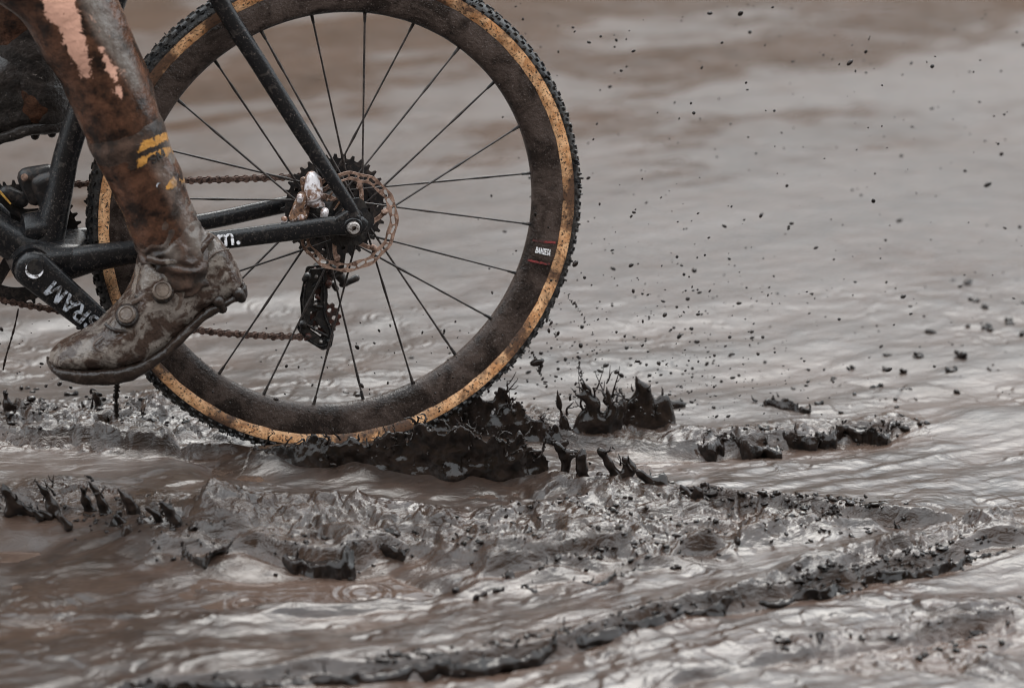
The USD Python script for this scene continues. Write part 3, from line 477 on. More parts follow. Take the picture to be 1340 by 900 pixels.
obj('chain_stay', px_tube([(20, 322, 0.030, 0.019, 0.013), (120, 312, 0.046, 0.016, 0.011), (200, 300, 0.056, 0.0125, 0.009), (262, 291, 0.062, 0.0120, 0.009), (378, 267, 0.070, 0.0120, 0.008), (430, 258, 0.074, 0.0115, 0.006), (446, 262, 0.075, 0.0115, 0.005)], 50, 24), 'carbon', fr, 60)
obj('dropout', [lathe([(0.004, -0.0845), (0.0120, -0.0845), (0.0138, -0.0825), (0.0138, -0.070), (0.004, -0.070)], 32), balls([(*P(440, 288, -0.077), 0.0055), (*P(458, 276, -0.077), 0.005), (*P(466, 284, -0.078), 0.006)], 14)], 'carbon', fr, 35)
obj('dropout', [cyl(HUB + V(0, 0.070, 0), HUB + V(0, 0.082, 0), 0.0140, 28)], 'carbon', fr, 35)
ST0, ST1 = P(55, 330, 0.0), P(152, 0, 0.0); sd_ = (ST1 - ST0) / np.linalg.norm(ST1 - ST0)
obj('seat_tube', [tube([ST0, ST0 + sd_ * 0.07, P(86, 206, 0), P(146, 8, 0), ST0 + sd_ * 0.50], [0.027, 0.019, 0.0172, 0.0172, 0.0172], 24, [0.030, 0.022, 0.0172, 0.0172, 0.0172]), tube([ST0 + sd_ * 0.50, ST0 + sd_ * 0.72], [0.0136, 0.0136], 20)], 'carbon', fr, 50)
obj('down_tube', [px_tube([(60, 330, 0, 0.030, 0.033), (22, 318, 0, 0.0265, 0.030), (-40, 276, 0, 0.0235, 0.027), (-140, 190, 0, 0.023, 0.024), (-420, -60, 0, 0.022, 0.022)], 30, 24), px_tube([(30, 300, 0, 0.020, 0.024), (48, 298, 0, 0.022, 0.026), (66, 290, 0, 0.018, 0.022)], 12)], 'carbon', fr, 60)
BBL = P(45, 353, -0.066)
obj('bottom_bracket', [cyl(P(42, 350, -0.05), P(42, 350, -0.05) + V(0, 0.1, 0), 0.0265, 36), balls([(*P(45, 340, -0.03), 0.024), (*P(45, 330, 0.03), 0.024), (*P(100, 336, -0.035), 0.018), (*P(100, 316, 0.035), 0.016)], 20)], 'carbon', fr, 40)
# gold lettering on the seat tube and white lettering on the chain stay
def decal(txt, hgt, org, xdir, zdir, depth, n_out, squash=None):
    t = meshkit.text_mesh(txt, hgt, depth, True); v = np.array(t.vertices)
    if squash: v[:, 0] *= squash / v[:, 0].max()
    return trimesh.Trimesh(org + v[:, :1] * xdir + v[:, 1:2] * zdir + v[:, 2:3] * n_out, t.faces, process=False)
OUT = V(0, -1, 0)
obj('lettering', decal('m.', 0.0205, P(283, 323, -0.0772), *(lambda d: (d, np.cross(d, OUT) * -1 if np.cross(d, OUT)[2] < 0 else np.cross(d, OUT)))((P(312, 319, -0.0782) - P(283, 323, -0.0772)) / np.linalg.norm(P(312, 319, -0.0782) - P(283, 323, -0.0772))), 0.0012, OUT, 0.0325), 'white_print', cs, False)
obj('lettering', decal('WZ', 0.012, P(147, 22, -0.0172), sd_, np.cross(OUT, sd_) * (1 if np.cross(OUT, sd_)[0] < 0 else -1), 0.0008, OUT), 'gold_print', stage.GetPrimAtPath(str(fr.GetPath()) + '/seat_tube'), False)
# front derailleur ahead of the seat tube
fd = xf('front_derailleur', bike)
obj('clamp_body', [balls([(*P(36, 232, 0.02), 0.014), (*P(62, 226, 0.02), 0.012), (*P(46, 258, 0.02), 0.012)]), balls([(*P(50, 240, 0.01), 0.012), (*P(75, 230, 0.0), 0.010), (*P(62, 272, 0.012), 0.010)])], 'steel_dark', fd, 40)
obj('bolt', [cyl(P(32, 232, 0.005), P(32, 232, 0.002), 0.0048, 16), cyl(P(32, 232, 0.003), P(32, 232, 0.0), 0.003, 6)], 'rotor', fd)
obj('cage_plate', [px_tube([(-8, 238, 0.035, 0.006, 0.002), (8, 262, 0.035, 0.008, 0.002), (34, 280, 0.035, 0.007, 0.002), (58, 276, 0.035, 0.006, 0.002)], 16, 10), balls([(*P(8, 252, 0.03), 0.010), (*P(28, 262, 0.03), 0.011)])], 'steel_dark', fd, 40)
obj('gold_stripe', px_tube([(-4, 246, 0.020, 0.0012, 0.001), (6, 258, 0.020, 0.0016, 0.001), (14, 267, 0.020, 0.0012, 0.001)], 10, 8), 'gold_print', fd, 40)
# cranks and chainring
crk = xf('crankset', bike)
CR_C = P(25, 318, 0.045); rr_ = 42 * 0.0127 / (2 * math.pi); pc = []
for k in range(42):
    for f_, d_ in ((-0.5, -0.0036), (-0.25, -0.003), (-0.1, 0.003), (0.1, 0.003), (0.25, -0.003)): a = 2 * math.pi * (k + f_) / 42; pc.append((CR_C[0] + (rr_ + d_) * math.cos(a), CR_C[2] + (rr_ + d_) * math.sin(a)))
pcr = sg.Polygon(pc).difference(sg.Point(CR_C[0], CR_C[2]).buffer(0.062)); pcr = unary_union([pcr] + [sg.LineString([(CR_C[0], CR_C[2]), (CR_C[0] + 0.066 * math.cos(t), CR_C[2] + 0.066 * math.sin(t))]).buffer(0.008) for t in np.arange(5) * 1.2566 + 0.4])
obj('chainring', extr(pcr, 0.0435, 0.0465), 'steel_dark', crk, 30)
obj('spindle', cyl(P(44, 352, -0.078), P(44, 352, -0.078) + V(0, 0.15, 0), 0.0148, 28), 'steel_dark', crk)
e0, e1 = P(44, 353, -0.078), P(166, 456, -0.086)
def arm(e0, e1, yb): d = e1 - e0; return tm(manifold3d.Manifold.batch_hull([tmM for tmM in [manifold3d.Manifold.sphere(r, 16).scale((1, 0.42, 1)).translate(tuple(map(float, e0 + d * t))) for t, r in ((0.0, 0.0255), (0.12, 0.0245), (0.45, 0.0205), (1.0, 0.0175))]]))
ar = obj('crank_arm', arm(e0, e1, 0), 'carbon', crk, 50)
obj('crank_arm', arm(P(44, 352, -0.078) + V(0, 0.150, 0), P(44, 352, -0.078) + V(0, 0.155, 0) - (e1 - e0), 0), 'carbon', crk, 50)
cd = (e1 - e0) / np.linalg.norm(e1 - e0); up_ = np.cross(OUT, cd); up_ = up_ if up_[0] > 0 else -up_     # up_ points to the arm's upper right edge
s0 = P(133, 425, -0.0955); obj('lettering', decal('SRAM', 0.0215, s0 - up_ * 0.0 + up_ * 0.004, -cd, -up_, 0.0012, OUT, 0.088), 'grey_print', ar, False)
moon = sg.Point(0, 0).buffer(0.0118, 24).difference(sg.Point(0.0012, 0.0036).buffer(0.0112, 24)); mc = P(45, 353, -0.0898)
obj('crescent', extr(sa.translate(moon, mc[0], mc[2]), -0.0905, -0.0893), 'white_print', ar, False)
obj('axle_hole', cyl(mc + V(0.0006, 0.0006, 0.003), mc + V(0.0006, 0.003, 0.003), 0.0108, 28), 'tread', ar)
ped = xf('pedal', bike); pc_ = P(166, 456, -0.130)
obj('axle', cyl(e1, pc_ + V(0, -0.03, 0), 0.007, 14), 'steel_dark', ped)
obj('body', [balls([(*(pc_ + V(sx, sy, sz)), 0.006) for sx in (-0.03, 0.032) for sy in (-0.026, 0.026) for sz in (-0.012, 0.004)]), balls([(*(pc_ + V(-0.036, s, -0.01)), 0.004) for s in (-0.018, 0.018)] + [(*(pc_ + V(-0.03, s, -0.022)), 0.003) for s in (-0.018, 0.018)])], 'steel_dark', ped)
# brake caliper between the stays
cal = xf('brake_caliper', bike)
obj('body', [balls([(*P(408, 232, -0.064), 0.0085), (*P(413, 236, -0.062), 0.0085), (*P(415, 254, -0.064), 0.0085), (*P(406, 258, -0.064), 0.009), (*P(405, 244, -0.066), 0.007)], 16), balls([(*P(403, 262, -0.060), 0.008), (*P(412, 262, -0.058), 0.008), (*P(420, 270, -0.056), 0.006)], 12)], 'silver', cal, 50)
obj('bracket', [balls([(*P(396, 258, -0.064), 0.0085), (*P(390, 272, -0.066), 0.0075), (*P(384, 284, -0.068), 0.007)], 12), balls([(*P(390, 272, -0.064), 0.008), (*P(396, 282, -0.066), 0.007)], 12), balls([(*P(397, 236, -0.060), 0.005), (*P(401, 252, -0.060), 0.006)], 12)], 'rusty_metal', cal, 50)
obj('pad_arm', [balls([(*P(416, 270, -0.056), 0.007), (*P(421, 276, -0.058), 0.007), (*P(408, 274, -0.052), 0.006)], 12)], 'tread', cal, 50)
for a, b, r in ((425, 277, 0.0058), (394, 285, 0.0050), (372, 287, 0.0045), (393, 258, 0.0048)): q = P(a, b, -0.072); obj('bolt', balls([(*q, r), (*(q + V(0, 0.004, -0.008)), r * 0.9)], 12), 'silver', cal)
obj('hose', px_tube([(420, 232, -0.060, 0.0022, 0.0022), (412, 215, -0.064, 0.0022, 0.0022), (406, 205, -0.064, 0.0018, 0.0018), (404, 194, -0.060, 0.0016, 0.0016), (404, 186, -0.058, 0.0014, 0.0014)], 24, 8), 'tread', cal)
for i in range(7): q0, q1 = P(417 + 5 * i, 239 + 8 * i + (i % 3) * 4, -0.061), P(432 + 4 * i, 231 + 7 * i + (i % 2) * 5, -0.061); obj('cooling_fin', tube([q0, q1], 0.0014, 6), 'rotor' if i % 2 else 'rusty_metal', cal)
obj('saddle', balls([(*(ST0 + sd_ * 0.73 + V(x_, y_, z_)), 0.022) for x_, y_, z_ in ((-0.15, 0, -0.005), (-0.05, 0.02, 0), (-0.05, -0.02, 0), (0.09, 0.055, 0.015), (0.09, -0.055, 0.015))]), 'saddle', bike, 60)

# ------------------------------------------------------------------ rider
person = thing('person', 'mud-caked lower legs and cycling shoes of a rider pedalling the bicycle', 'person')
YL, YR = -0.135, 0.135
def hw(l, r, y, s=0.92): return abs(P(r, 0, y)[0] - P(l, 0, y)[0]) / 2 * s
leg = [(0, 25, 129), (35, 44, 150), (60, 60, 165), (110, 86, 188), (150, 104, 206), (195, 124, 220), (240, 147, 240), (290, 168, 256), (335, 182, 276)]
Lc = [(P((l + r) / 2, y, YL), hw(l, r, YL)) for y, l, r in leg]
kneeL, hipL = P(-12, -80, -0.10), P(205, -400, -0.085)
body_caps = [(Lc[i][0], Lc[i + 1][0], Lc[i][1], Lc[i + 1][1]) for i in range(len(Lc) - 1)] + [(P(30, -45, -0.125), Lc[0][0], 0.052, Lc[0][1]), (kneeL, P(30, -45, -0.125), 0.054, 0.052), (kneeL, hipL, 0.058, 0.085),
    (Lc[-1][0], P(254, 368, YL), 0.034, 0.028), (P(250, 366, YL), P(130, 456, YL), 0.022, 0.014)]
aR = P(52, 118, YR); kneeR, hipR = P(-60, -260, 0.11), P(205, -400, 0.085)
body_caps += [(aR, P(20, 0, YR), 0.040, 0.050), (P(20, 0, YR), kneeR, 0.054, 0.054), (kneeR, hipR, 0.058, 0.085), (aR, P(58, 140, YR), 0.036, 0.034), (P(40, 135, YR), P(-70, 160, YR), 0.032, 0.026), (hipL, hipR, 0.10, 0.10), ((hipL + hipR) / 2, (hipL + hipR) / 2 + V(-0.12, 0, 0.16), 0.12, 0.12)]
body_caps += [(P(98, 0, -0.150), P(150, 95, -0.150), 0.026, 0.020), (P(118, 10, -0.125), P(172, 110, -0.125), 0.036, 0.024)]
bm = blob(body_caps, 0.0046, 0.02, smooth=4)
def side_px(v):                              # the sight coordinates of points of the near leg: where its mud patches lie
    d = v - CP; z = d @ CF; return 670 + FOC * (d @ CR) / z, 450 - FOC * (d @ CU) / z
def patch(u, w, pts, soft=9):                # a streak along a polyline with given half-widths
    out = np.zeros(len(u)); 
    for (a, b, ra), (c, d, rb) in zip(pts[:-1], pts[1:]):
        e = V(c - a, d - b); t = np.clip(((u - a) * e[0] + (w - b) * e[1]) / (e @ e), 0, 1); out = np.maximum(out, sstep(ra + (rb - ra) * t - np.hypot(u - a - t * e[0], w - b - t * e[1]), -soft, soft))
    return out
vb = bm.vertices; u, w = side_px(vb); nearleg = sstep(vb[:, 1], -0.10, -0.13)
clean = np.max([patch(u, w, [(72, -30, 26), (78, 10, 22), (88, 28, 15)]), patch(u, w, [(92, 20, 11), (98, 52, 14), (106, 78, 10), (114, 96, 6)]), patch(u, w, [(134, 66, 4), (146, 95, 5), (158, 125, 3)]), 0.8 * patch(u, w, [(60, -60, 40), (64, -40, 40)]), 0.55 * patch(u, w, [(120, 20, 5), (150, 60, 6)]), 0.45 * patch(u, w, [(150, 80, 5), (170, 110, 5), (168, 122, 4)])], 0) * nearleg
clay_sheen = np.maximum(patch(u, w, [(110, -20, 12), (138, 40, 14), (162, 78, 10), (178, 112, 6)], 8), 0.5 * patch(u, w, [(200, 200, 8), (250, 300, 10)], 8)) * nearleg  # grey clay plus the sky sheen on the calf back, painted into the colour
obj('body', bm, 'skin', person, True, attrs={'mud': 0.98 - 0.86 * clean, 'clay_sheen': clay_sheen})
# socks: a knit sleeve over the lower leg, with a fold at the top and gold bands showing through the mud
sk = [(165, 110, 211, 0.003), (180, 116, 217, 0.004), (195, 124, 222, 0.0025), (240, 147, 241, 0.0025), (290, 168, 257, 0.0025), (335, 180, 279, 0.003), (352, 186, 290, 0.002)]
sc = [(P((l + r) / 2, y, YL), hw(l, r, YL) + e) for y, l, r, e in sk]
sm_ = blob([(sc[i][0], sc[i + 1][0], sc[i][1], sc[i + 1][1]) for i in range(len(sc) - 1)], 0.003, 0.006, 0.0016, 55, 9)
sv = sm_.vertices; ax0, ax1 = sc[0][0], sc[-1][0]; axd = (ax1 - ax0) / np.linalg.norm(ax1 - ax0); tt = (sv - ax0) @ axd
trimesh.smoothing.filter_taubin(sm_, iterations=3); sv = np.array(sm_.vertices); sv = sv + 0.0022 * (np.sin(tt * 230 + 9 * (meshkit.fbm(sv * 25, 2, 4) - 0.5) * 3) * sstep(tt, 0.13, 0.17))[:, None] * np.array(sm_.vertex_normals); sm_.vertices = sv
su, sw = side_px(sv)
band = lambda c, s_, h_: (1 - sstep(np.abs(sw - (c + s_ * (su - 190))), h_, h_ + 2))      # bands slope up towards the heel side
gold = np.maximum(np.maximum(band(190, -0.40, 6), band(210, -0.40, 6)), band(255, -0.44, 6)) * (sv[:, 1] < YL + 0.02) * sstep(su, 166, 184)
gold = np.maximum(gold, 0.7 * patch(su, sw, [(214, 268, 3), (226, 300, 4)], 3))
smud = 1.0 - 0.66 * np.maximum(gold * sstep(su, 168, 186), 0.75 * sstep(su, 190, 206) * (1 - sstep(sw, 250, 262)) * sstep(sw, 196, 206))
so = obj('sock', sm_, 'sock', person, True, attrs={'mud': smud, 'gold': np.clip(gold, 0, 1), 'clay_sheen': 0.85 * np.maximum(patch(su, sw, [(222, 190, 6), (240, 262, 10), (262, 320, 12)], 9), patch(su, sw, [(205, 300, 6), (226, 334, 8)], 8))})
def wrap(txt, hgt, cpx, cpy, mat_, slope):   # lettering laid on the sock's near side
    t = meshkit.text_mesh(txt, hgt, 0.0008, True).subdivide(); v = np.array(t.vertices); v[:, :2] -= v[:, :2].mean(0); c = P(cpx, cpy, YL); d = V(math.cos(slope), 0, math.sin(slope)); up2 = V(-d[2], 0, d[0])
    q = c + v[:, :1] * d + v[:, 1:2] * up2; tq = (q - ax0) @ axd; ctr = ax0 + tq[:, None] * axd; R_ = np.interp(tq, [(c_[0] - ax0) @ axd for c_ in sc], [c_[1] for c_ in sc]) + 0.0012; off = q - ctr; off -= (off @ axd)[:, None] * axd; l_ = np.linalg.norm(off, axis=1)
    q[:, 1] = YL - np.sqrt(np.maximum(R_ ** 2 - l_ ** 2, 1e-6)) - v[:, 2]; return trimesh.Trimesh(q, t.faces, process=False)
obj('lettering', wrap('SM', 0.011, 197, 195, 'tread', 0.40), 'tread', so, False)
obj('lettering', wrap('OSKE', 0.010, 210, 228, 'grey_print', 0.42), 'grey_print', so, False)
skR = blob([(P(30, 20, YR), aR, 0.052, 0.043), (aR, P(56, 138, YR), 0.043, 0.040)], 0.004, 0.006, 0.002, 50, 12); obj('sock', skR, 'dark_shoe', person, True)

# shoes: a side outline given depth, rounded over, with a sole, lugs, dials and straps
def poly_sdf(poly, xs, zs):
    p = np.array(poly.exterior.coords)[:-1]; Xg, Zg = np.meshgrid(xs, zs, indexing='ij'); d = np.full(Xg.shape, 9.0); ins = np.zeros(Xg.shape, bool)
    for a, b in zip(p, np.roll(p, -1, 0)):
        e = b - a; t = np.clip(((Xg - a[0]) * e[0] + (Zg - a[1]) * e[1]) / (e @ e), 0, 1); d = np.minimum(d, np.hypot(Xg - a[0] - t * e[0], Zg - a[1] - t * e[1]))
        c = (a[1] > Zg) != (b[1] > Zg); ins ^= c & (Xg < (b[0] - a[0]) * (Zg - a[1]) / (b[1] - a[1] + 1e-12) + a[0])
    return np.where(ins, -d, d)
def puff(poly, yc, width, r, h=0.003, rough=0.0012, seed=1, extra=()):   # width(x, z) = half-width
    x0_, z0_, x1_, z1_ = poly.bounds; lo = V(x0_ - 0.012, yc - 0.065, z0_ - 0.012); hi = V(x1_ + 0.012, yc + 0.065, z1_ + 0.012); Q = field(lo, hi, h)
    D = poly_sdf(poly, Q[:, 0, 0, 0], Q[0, 0, :, 2])[:, None, :]; Wd = width(Q[..., 0], Q[..., 2]); dy = np.abs(Q[..., 1] - yc) - Wd
    a, b = D + r, dy + r; F = np.sqrt(np.maximum(a, 0) ** 2 + np.maximum(b, 0) ** 2) + np.minimum(np.maximum(a, b), 0) - r
    for c_, d_, ra_, rb_ in extra: F = smin(F, cap_d(Q, c_, d_, ra_, rb_), 0.006)
    F = F + rough * 2 * (meshkit.fbm(Q * 70, 3, seed) - 0.5) + 0.5 * rough * 2 * (meshkit.noise(Q * 24, seed + 5) - 0.5)
    m_ = nets(F, lo, h); trimesh.smoothing.filter_taubin(m_, iterations=2); return m_
def shoe_width(toe, heel):
    def f(x, z): t = np.clip((x - toe[0]) / (heel[0] - toe[0]), 0, 1); return np.interp(t, [0, 0.05, 0.15, 0.33, 0.55, 0.75, 0.93, 1], [0.020, 0.030, 0.041, 0.047, 0.040, 0.036, 0.035, 0.026])
    return f
SY = -0.140; toe, heel = P(62, 475, SY), P(320, 372, SY)
upper = [(63, 474), (66, 460), (80, 449), (106, 439), (132, 425), (150, 409), (165, 392), (176, 370), (183, 345), (190, 336), (205, 338), (232, 338), (252, 332), (266, 316), (275, 307), (286, 312), (297, 324), (308, 342), (317, 364), (314, 380), (292, 390), (262, 404), (232, 432), (205, 455), (180, 470), (150, 476), (100, 480), (70, 481)]
sh = obj('shoe', puff(pxpoly(upper, SY), SY, shoe_width(toe, heel), 0.026, 0.0026, 0.0007, 3), 'shoe', person, True)
sole = [(63, 470), (70, 476), (110, 474), (150, 470), (180, 462), (206, 446), (236, 420), (266, 394), (296, 380), (317, 364), (320, 378), (316, 388), (300, 386), (284, 396), (262, 410), (238, 434), (212, 458), (190, 473), (165, 487), (130, 492), (98, 493), (76, 489), (64, 480)]
obj('sole', puff(pxpoly(sole, SY), SY, lambda x, z: shoe_width(toe, heel)(x, z) + 0.0015, 0.006, 0.0026, 0.0016, 4), 'shoe_sole', sh, True)
for (a, b), (c, d), r in (((312, 384), (316, 390), 0.0085), ((286, 394), (291, 404), 0.0085), ((112, 490), (110, 492), 0.006), ((190, 474), (194, 479), 0.008)):
    for sy in (-0.026, 0.022): obj('tread_lug', balls([(*P(a, b, SY + sy - 0.006), r), (*P(a, b, SY + sy + 0.006), r), (*P(c, d, SY + sy - 0.004), r * 0.8), (*P(c, d, SY + sy + 0.004), r * 0.8)], 10), 'shoe_sole', sh, 50)
obj('cleat', balls([(*P(140, 488, SY), 0.012), (*P(176, 482, SY), 0.012), (*P(158, 492, SY), 0.010)], 12), 'shoe_sole', sh, 50)
def dial(px, py, r, y, tilt):
    c = P(px, py, y); n_ = V(*tilt) / np.linalg.norm(tilt); prof = [(0.0, 0.0065), (r * 0.62, 0.0062), (r * 0.70, 0.0050), (r * 0.80, 0.0062), (r * 0.93, 0.0052), (r, 0.003), (r * 1.04, -0.006), (0.0, -0.006)]
    m_ = trimesh.creation.revolve(np.array(prof)[::-1], sections=30); z = V(0, 0, 1); m_.apply_transform(trimesh.geometry.align_vectors(z, n_)); m_.apply_translation(c)
    base = trimesh.creation.revolve(np.array([(0, -0.008), (r * 1.32, -0.008), (r * 1.30, -0.002), (r * 1.15, 0.0008), (0, 0.001)]), sections=30); base.apply_transform(trimesh.geometry.align_vectors(z, n_)); base.apply_translation(c)
    d_ = obj('dial', m_, 'shoe_dial', sh, 35); obj('dial_base', base, 'shoe_sole', d_, 35)
dial(212, 380, 0.0130, SY - 0.0385, (-0.1, -1, 0.35)); dial(166, 412, 0.0120, SY - 0.0405, (-0.35, -1, 0.55))
def shoe_y(px, py): return SY - float(shoe_width(toe, heel)(P(px, py, SY)[0], 0)) + 0.004
def strap(pts, r, ry): s_ = spline([(*P(a, b, shoe_y(a, b) + o), 0) for a, b, o in pts], 20); return tube(s_[:, :3], r, 10, np.full(20, ry))
for pts, r, ry, mt in (([(176, 388, 0.008), (196, 396, 0.001), (216, 402, -0.002), (226, 400, 0.001)], 0.0022, 0.002, 'shoe_sole'), ([(196, 344, 0.012), (200, 362, 0.004), (192, 384, 0.004), (172, 396, 0.006)], 0.004, 0.003, 'shoe_strap'),
    ([(228, 380, -0.001), (236, 388, -0.001), (232, 402, -0.001), (222, 406, 0)], 0.0055, 0.004, 'shoe_strap'), ([(138, 424, 0.012), (150, 432, 0.002), (170, 434, -0.001), (184, 424, -0.001)], 0.0026, 0.0025, 'shoe_sole'),
    ([(192, 338, 0.004), (214, 343, -0.004), (236, 341, -0.004), (256, 334, 0.0), (270, 318, 0.002), (277, 309, 0.006)], 0.0048, 0.005, 'shoe'), ([(240, 372, -0.001), (262, 352, -0.001), (284, 330, -0.001), (300, 326, 0.001)], 0.0012, 0.0015, 'shoe_strap'), ([(134, 440, 0.004), (122, 452, 0.001), (142, 462, -0.001), (180, 454, -0.001), (206, 432, -0.001)], 0.0012, 0.0015, 'shoe_strap')):
    obj('strap', strap(pts, r, ry), mt, sh, 50)
upR = [(a - 238, b - 232) for a, b in upper]; soR = [(a - 238, b - 232) for a, b in sole]; toeR, heelR = P(-176, 243, YR), P(82, 140, YR)
upR = [(-176, 232), (-160, 205), (-110, 185), (-70, 160), (-40, 120), (-20, 82), (0, 66), (40, 62), (68, 60), (86, 78), (92, 110), (88, 150), (80, 164), (20, 168), (-60, 190), (-120, 225), (-160, 240)]
shR = obj('shoe', puff(pxpoly(upR, YR), YR, shoe_width(toeR, heelR), 0.026, 0.0036, 0.0035, 8), 'dark_shoe', person, True)
soR = [(88, 146), (90, 158), (82, 167), (30, 171), (-40, 196), (-110, 236), (-165, 250), (-172, 240), (-120, 222), (-50, 182), (20, 158)]
obj('sole', puff(pxpoly(soR, YR), YR, lambda x, z: shoe_width(toeR, heelR)(x, z) + 0.0015, 0.006, 0.0036, 0.002, 9), 'dark_shoe', shR, True)
for a, b in ((46, 172), (68, 169)): obj('tread_lug', balls([(*P(a, b, YR + s), 0.008) for s in (-0.02, 0.02)] + [(*P(a, b + 6, YR + s), 0.006) for s in (-0.02, 0.02)], 10), 'dark_shoe', shR, 50)

# ------------------------------------------------------------------ mud thrown up by the wheel
def S(px, py, hgt=0.0, y_off=0.0): g = G(px, py, 0.0); return V(g[0], g[1] + y_off, hgt)
def up(base, px, py):                        # the point above the ground point `base` (px) seen at (px, py): upright in the plane through it
    return P(px, py, G(*base)[1])
srng = np.random.default_rng(99)
def sprigs(feet, n, hgt, r=0.0012, lean=0.0):
    out = []
    for i in range(n):
        q = V(*feet[srng.integers(len(feet))]) + srng.normal(0, 0.006, 3) * [1.4, 1, 0.3]; d = V(srng.normal(lean, 0.5), srng.normal(0, 0.3), 1.0); pts = [q]; L = hgt * srng.uniform(0.25, 1.0); m_ = 9
        for s_ in range(m_): d = d + srng.normal(0, 0.34, 3); d /= np.linalg.norm(d); pts.append(pts[-1] + d * L / m_)
        rr_s = r * srng.uniform(0.6, 1.2) * (np.linspace(1.5, 0.35, m_ + 1) + 0.35 * srng.random(m_ + 1)); rr_s[-1] = r * 0.35; out.append(tube(spline(pts, 22), np.interp(np.linspace(0, m_, 22), np.arange(m_ + 1), rr_s), 7))
        if srng.random() < 0.6:
            k_ = srng.integers(3, 7); e = d + srng.normal(0, 0.7, 3); e /= np.linalg.norm(e); p2 = [pts[k_] + e * L * 0.12 * t + V(0, 0, 0.02 * L * t * t) for t in range(5)]; out.append(tube(spline(p2, 10), np.linspace(0.9, 0.35, 10) * r, 6))
    return out
def splash_thing(name, label, cat_, mesh, group=None, mat_='splash', sp=0, sh_=0.03):
    if sp:
        v = np.array(mesh.vertices); hi_ = v[v[:, 2] > np.percentile(v[:, 2], 55)]; mesh = cat(mesh, *sprigs(hi_, sp, sh_))
    o = obj(name, mesh, mat_, None, True); tag(o, label, cat_, group); return o
def fingers(base_pts, tips, r0=0.007, k=0.012, h=0.0026, seed=0, rough=0.0022, web=True, foot=-0.003):
    """base_pts: px on the ground; tips: [(base index, [(px, py, radius), ...])] chains standing in the upright plane through their foot."""
    caps = []; g = [G(*p) + V(0, 0, foot) for p in base_pts]
    if web:
        for a, b in zip(g[:-1], g[1:]): caps.append((a, b, r0, r0))
    for bi, chain_ in tips:
        q = [(g[bi], r0)] + [(up(base_pts[bi], a, b), r) for a, b, r in chain_]
        for (a, ra), (b, rb) in zip(q[:-1], q[1:]): caps.append((a, b, ra, rb))
    return blob(caps, h, k, rough, 70, seed)
def curtain(pts, seed, h=0.0028, th=0.006, tooth=0.014, low=1.0, wander=0.016):   # an upright ragged sheet: [(foot px, foot py, top py)], leaning a little with noise
    g = np.array([G(a, b) for a, b, _ in pts]); top = low * np.array([P(a, t, G(a, b)[1])[2] for a, b, t in pts]); s = np.r_[0, np.cumsum(np.linalg.norm(np.diff(g[:, :2], axis=0), axis=1))]
    lo = V(g[:, 0].min() - 0.02, g[:, 1].min() - 0.05, -0.025); hi = V(g[:, 0].max() + 0.02, g[:, 1].max() + 0.05, top.max() + 0.03); Q = field(lo, hi, h); x_ = Q[..., 0]
    yb = np.interp(x_, g[:, 0], g[:, 1]); tz = np.interp(x_, g[:, 0], top); z_ = Q[..., 2]
    n_ = fb(x_ * 26, z_ * 12, 3, seed) ; tz = tz + tooth * (0.9 * np.maximum(fb(x_[..., 0] * 160, x_[..., 0] * 0 + 3, 2, seed + 11), 0) * (fb(x_[..., 0] * 12, x_[..., 0] * 0, 2, seed + 13) > -0.05) + 2.2 * fb(x_[..., 0] * 22, x_[..., 0] * 0 + seed, 2, seed + 5) + 1.5 * np.maximum(fb(x_[..., 0] * 75, x_[..., 0] * 0, 2, seed + 9), 0))[..., None]
    fl = np.clip(1 - z_ / np.maximum(tz, 0.004), 0, 1.6)
    thick = th * (0.35 + 1.3 * fl ** 1.2) * (1 + 0.8 * fb(x_ * 40, z_ * 40, 2, seed + 3)); F = np.maximum(np.abs(Q[..., 1] - yb - wander * n_ + 0.25 * z_ * 0) - thick, (z_ - tz) * 0.6)
    F = np.maximum(F, np.maximum(g[:, 0].min() - x_, x_ - g[:, 0].max())); F += 0.0042 * (meshkit.fbm(Q * 75, 3, seed) - 0.5) * 2
    F[[0, -1]] = 1; F[:, [0, -1]] = 1; F[:, :, [0, -1]] = 1
    return nets(F, lo, h)
splash_thing('mud_curtain', 'long dark wall of mud pushed up along the near side of the tyre', 'mud splash', curtain([(330, 590, 580), (390, 600, 578), (440, 608, 574), (500, 612, 572), (560, 615, 566), (600, 616, 566), (640, 617, 574), (680, 617, 584), (705, 616, 596), (718, 614, 606)], 5, tooth=0.012), sp=80, sh_=0.028)
splash_thing('mud_curtain', 'ragged dark mud wave rising right behind the tyre and falling away to the right', 'mud splash', curtain([(560, 566, 548), (590, 564, 536), (620, 562, 522), (645, 562, 512), (668, 563, 508), (682, 564, 517), (700, 566, 538), (720, 568, 556), (745, 570, 566)], 15, tooth=0.014), sp=34, sh_=0.036)
splash_thing('mud_splash', 'crown of mud with thin branching threads behind the tyre, left of the pointed peak', 'mud splash', fingers([(742, 568), (760, 566), (775, 566), (790, 565), (802, 562)], [(0, [(738, 552, 0.004), (731, 528, 0.002), (729, 508, 0.0012)]), (1, [(764, 552, 0.009), (772, 540, 0.006), (776, 524, 0.0035), (768, 508, 0.0022), (760, 500, 0.001)]), (2, [(776, 550, 0.012), (778, 530, 0.004), (764, 520, 0.0022), (752, 516, 0.001)]), (3, [(790, 552, 0.010), (800, 544, 0.006), (803, 534, 0.0035), (796, 524, 0.002), (793, 498, 0.0009)]), (4, [(808, 548, 0.007), (815, 530, 0.004), (818, 516, 0.0025)])], 0.008, seed=1), sp=20, sh_=0.055)
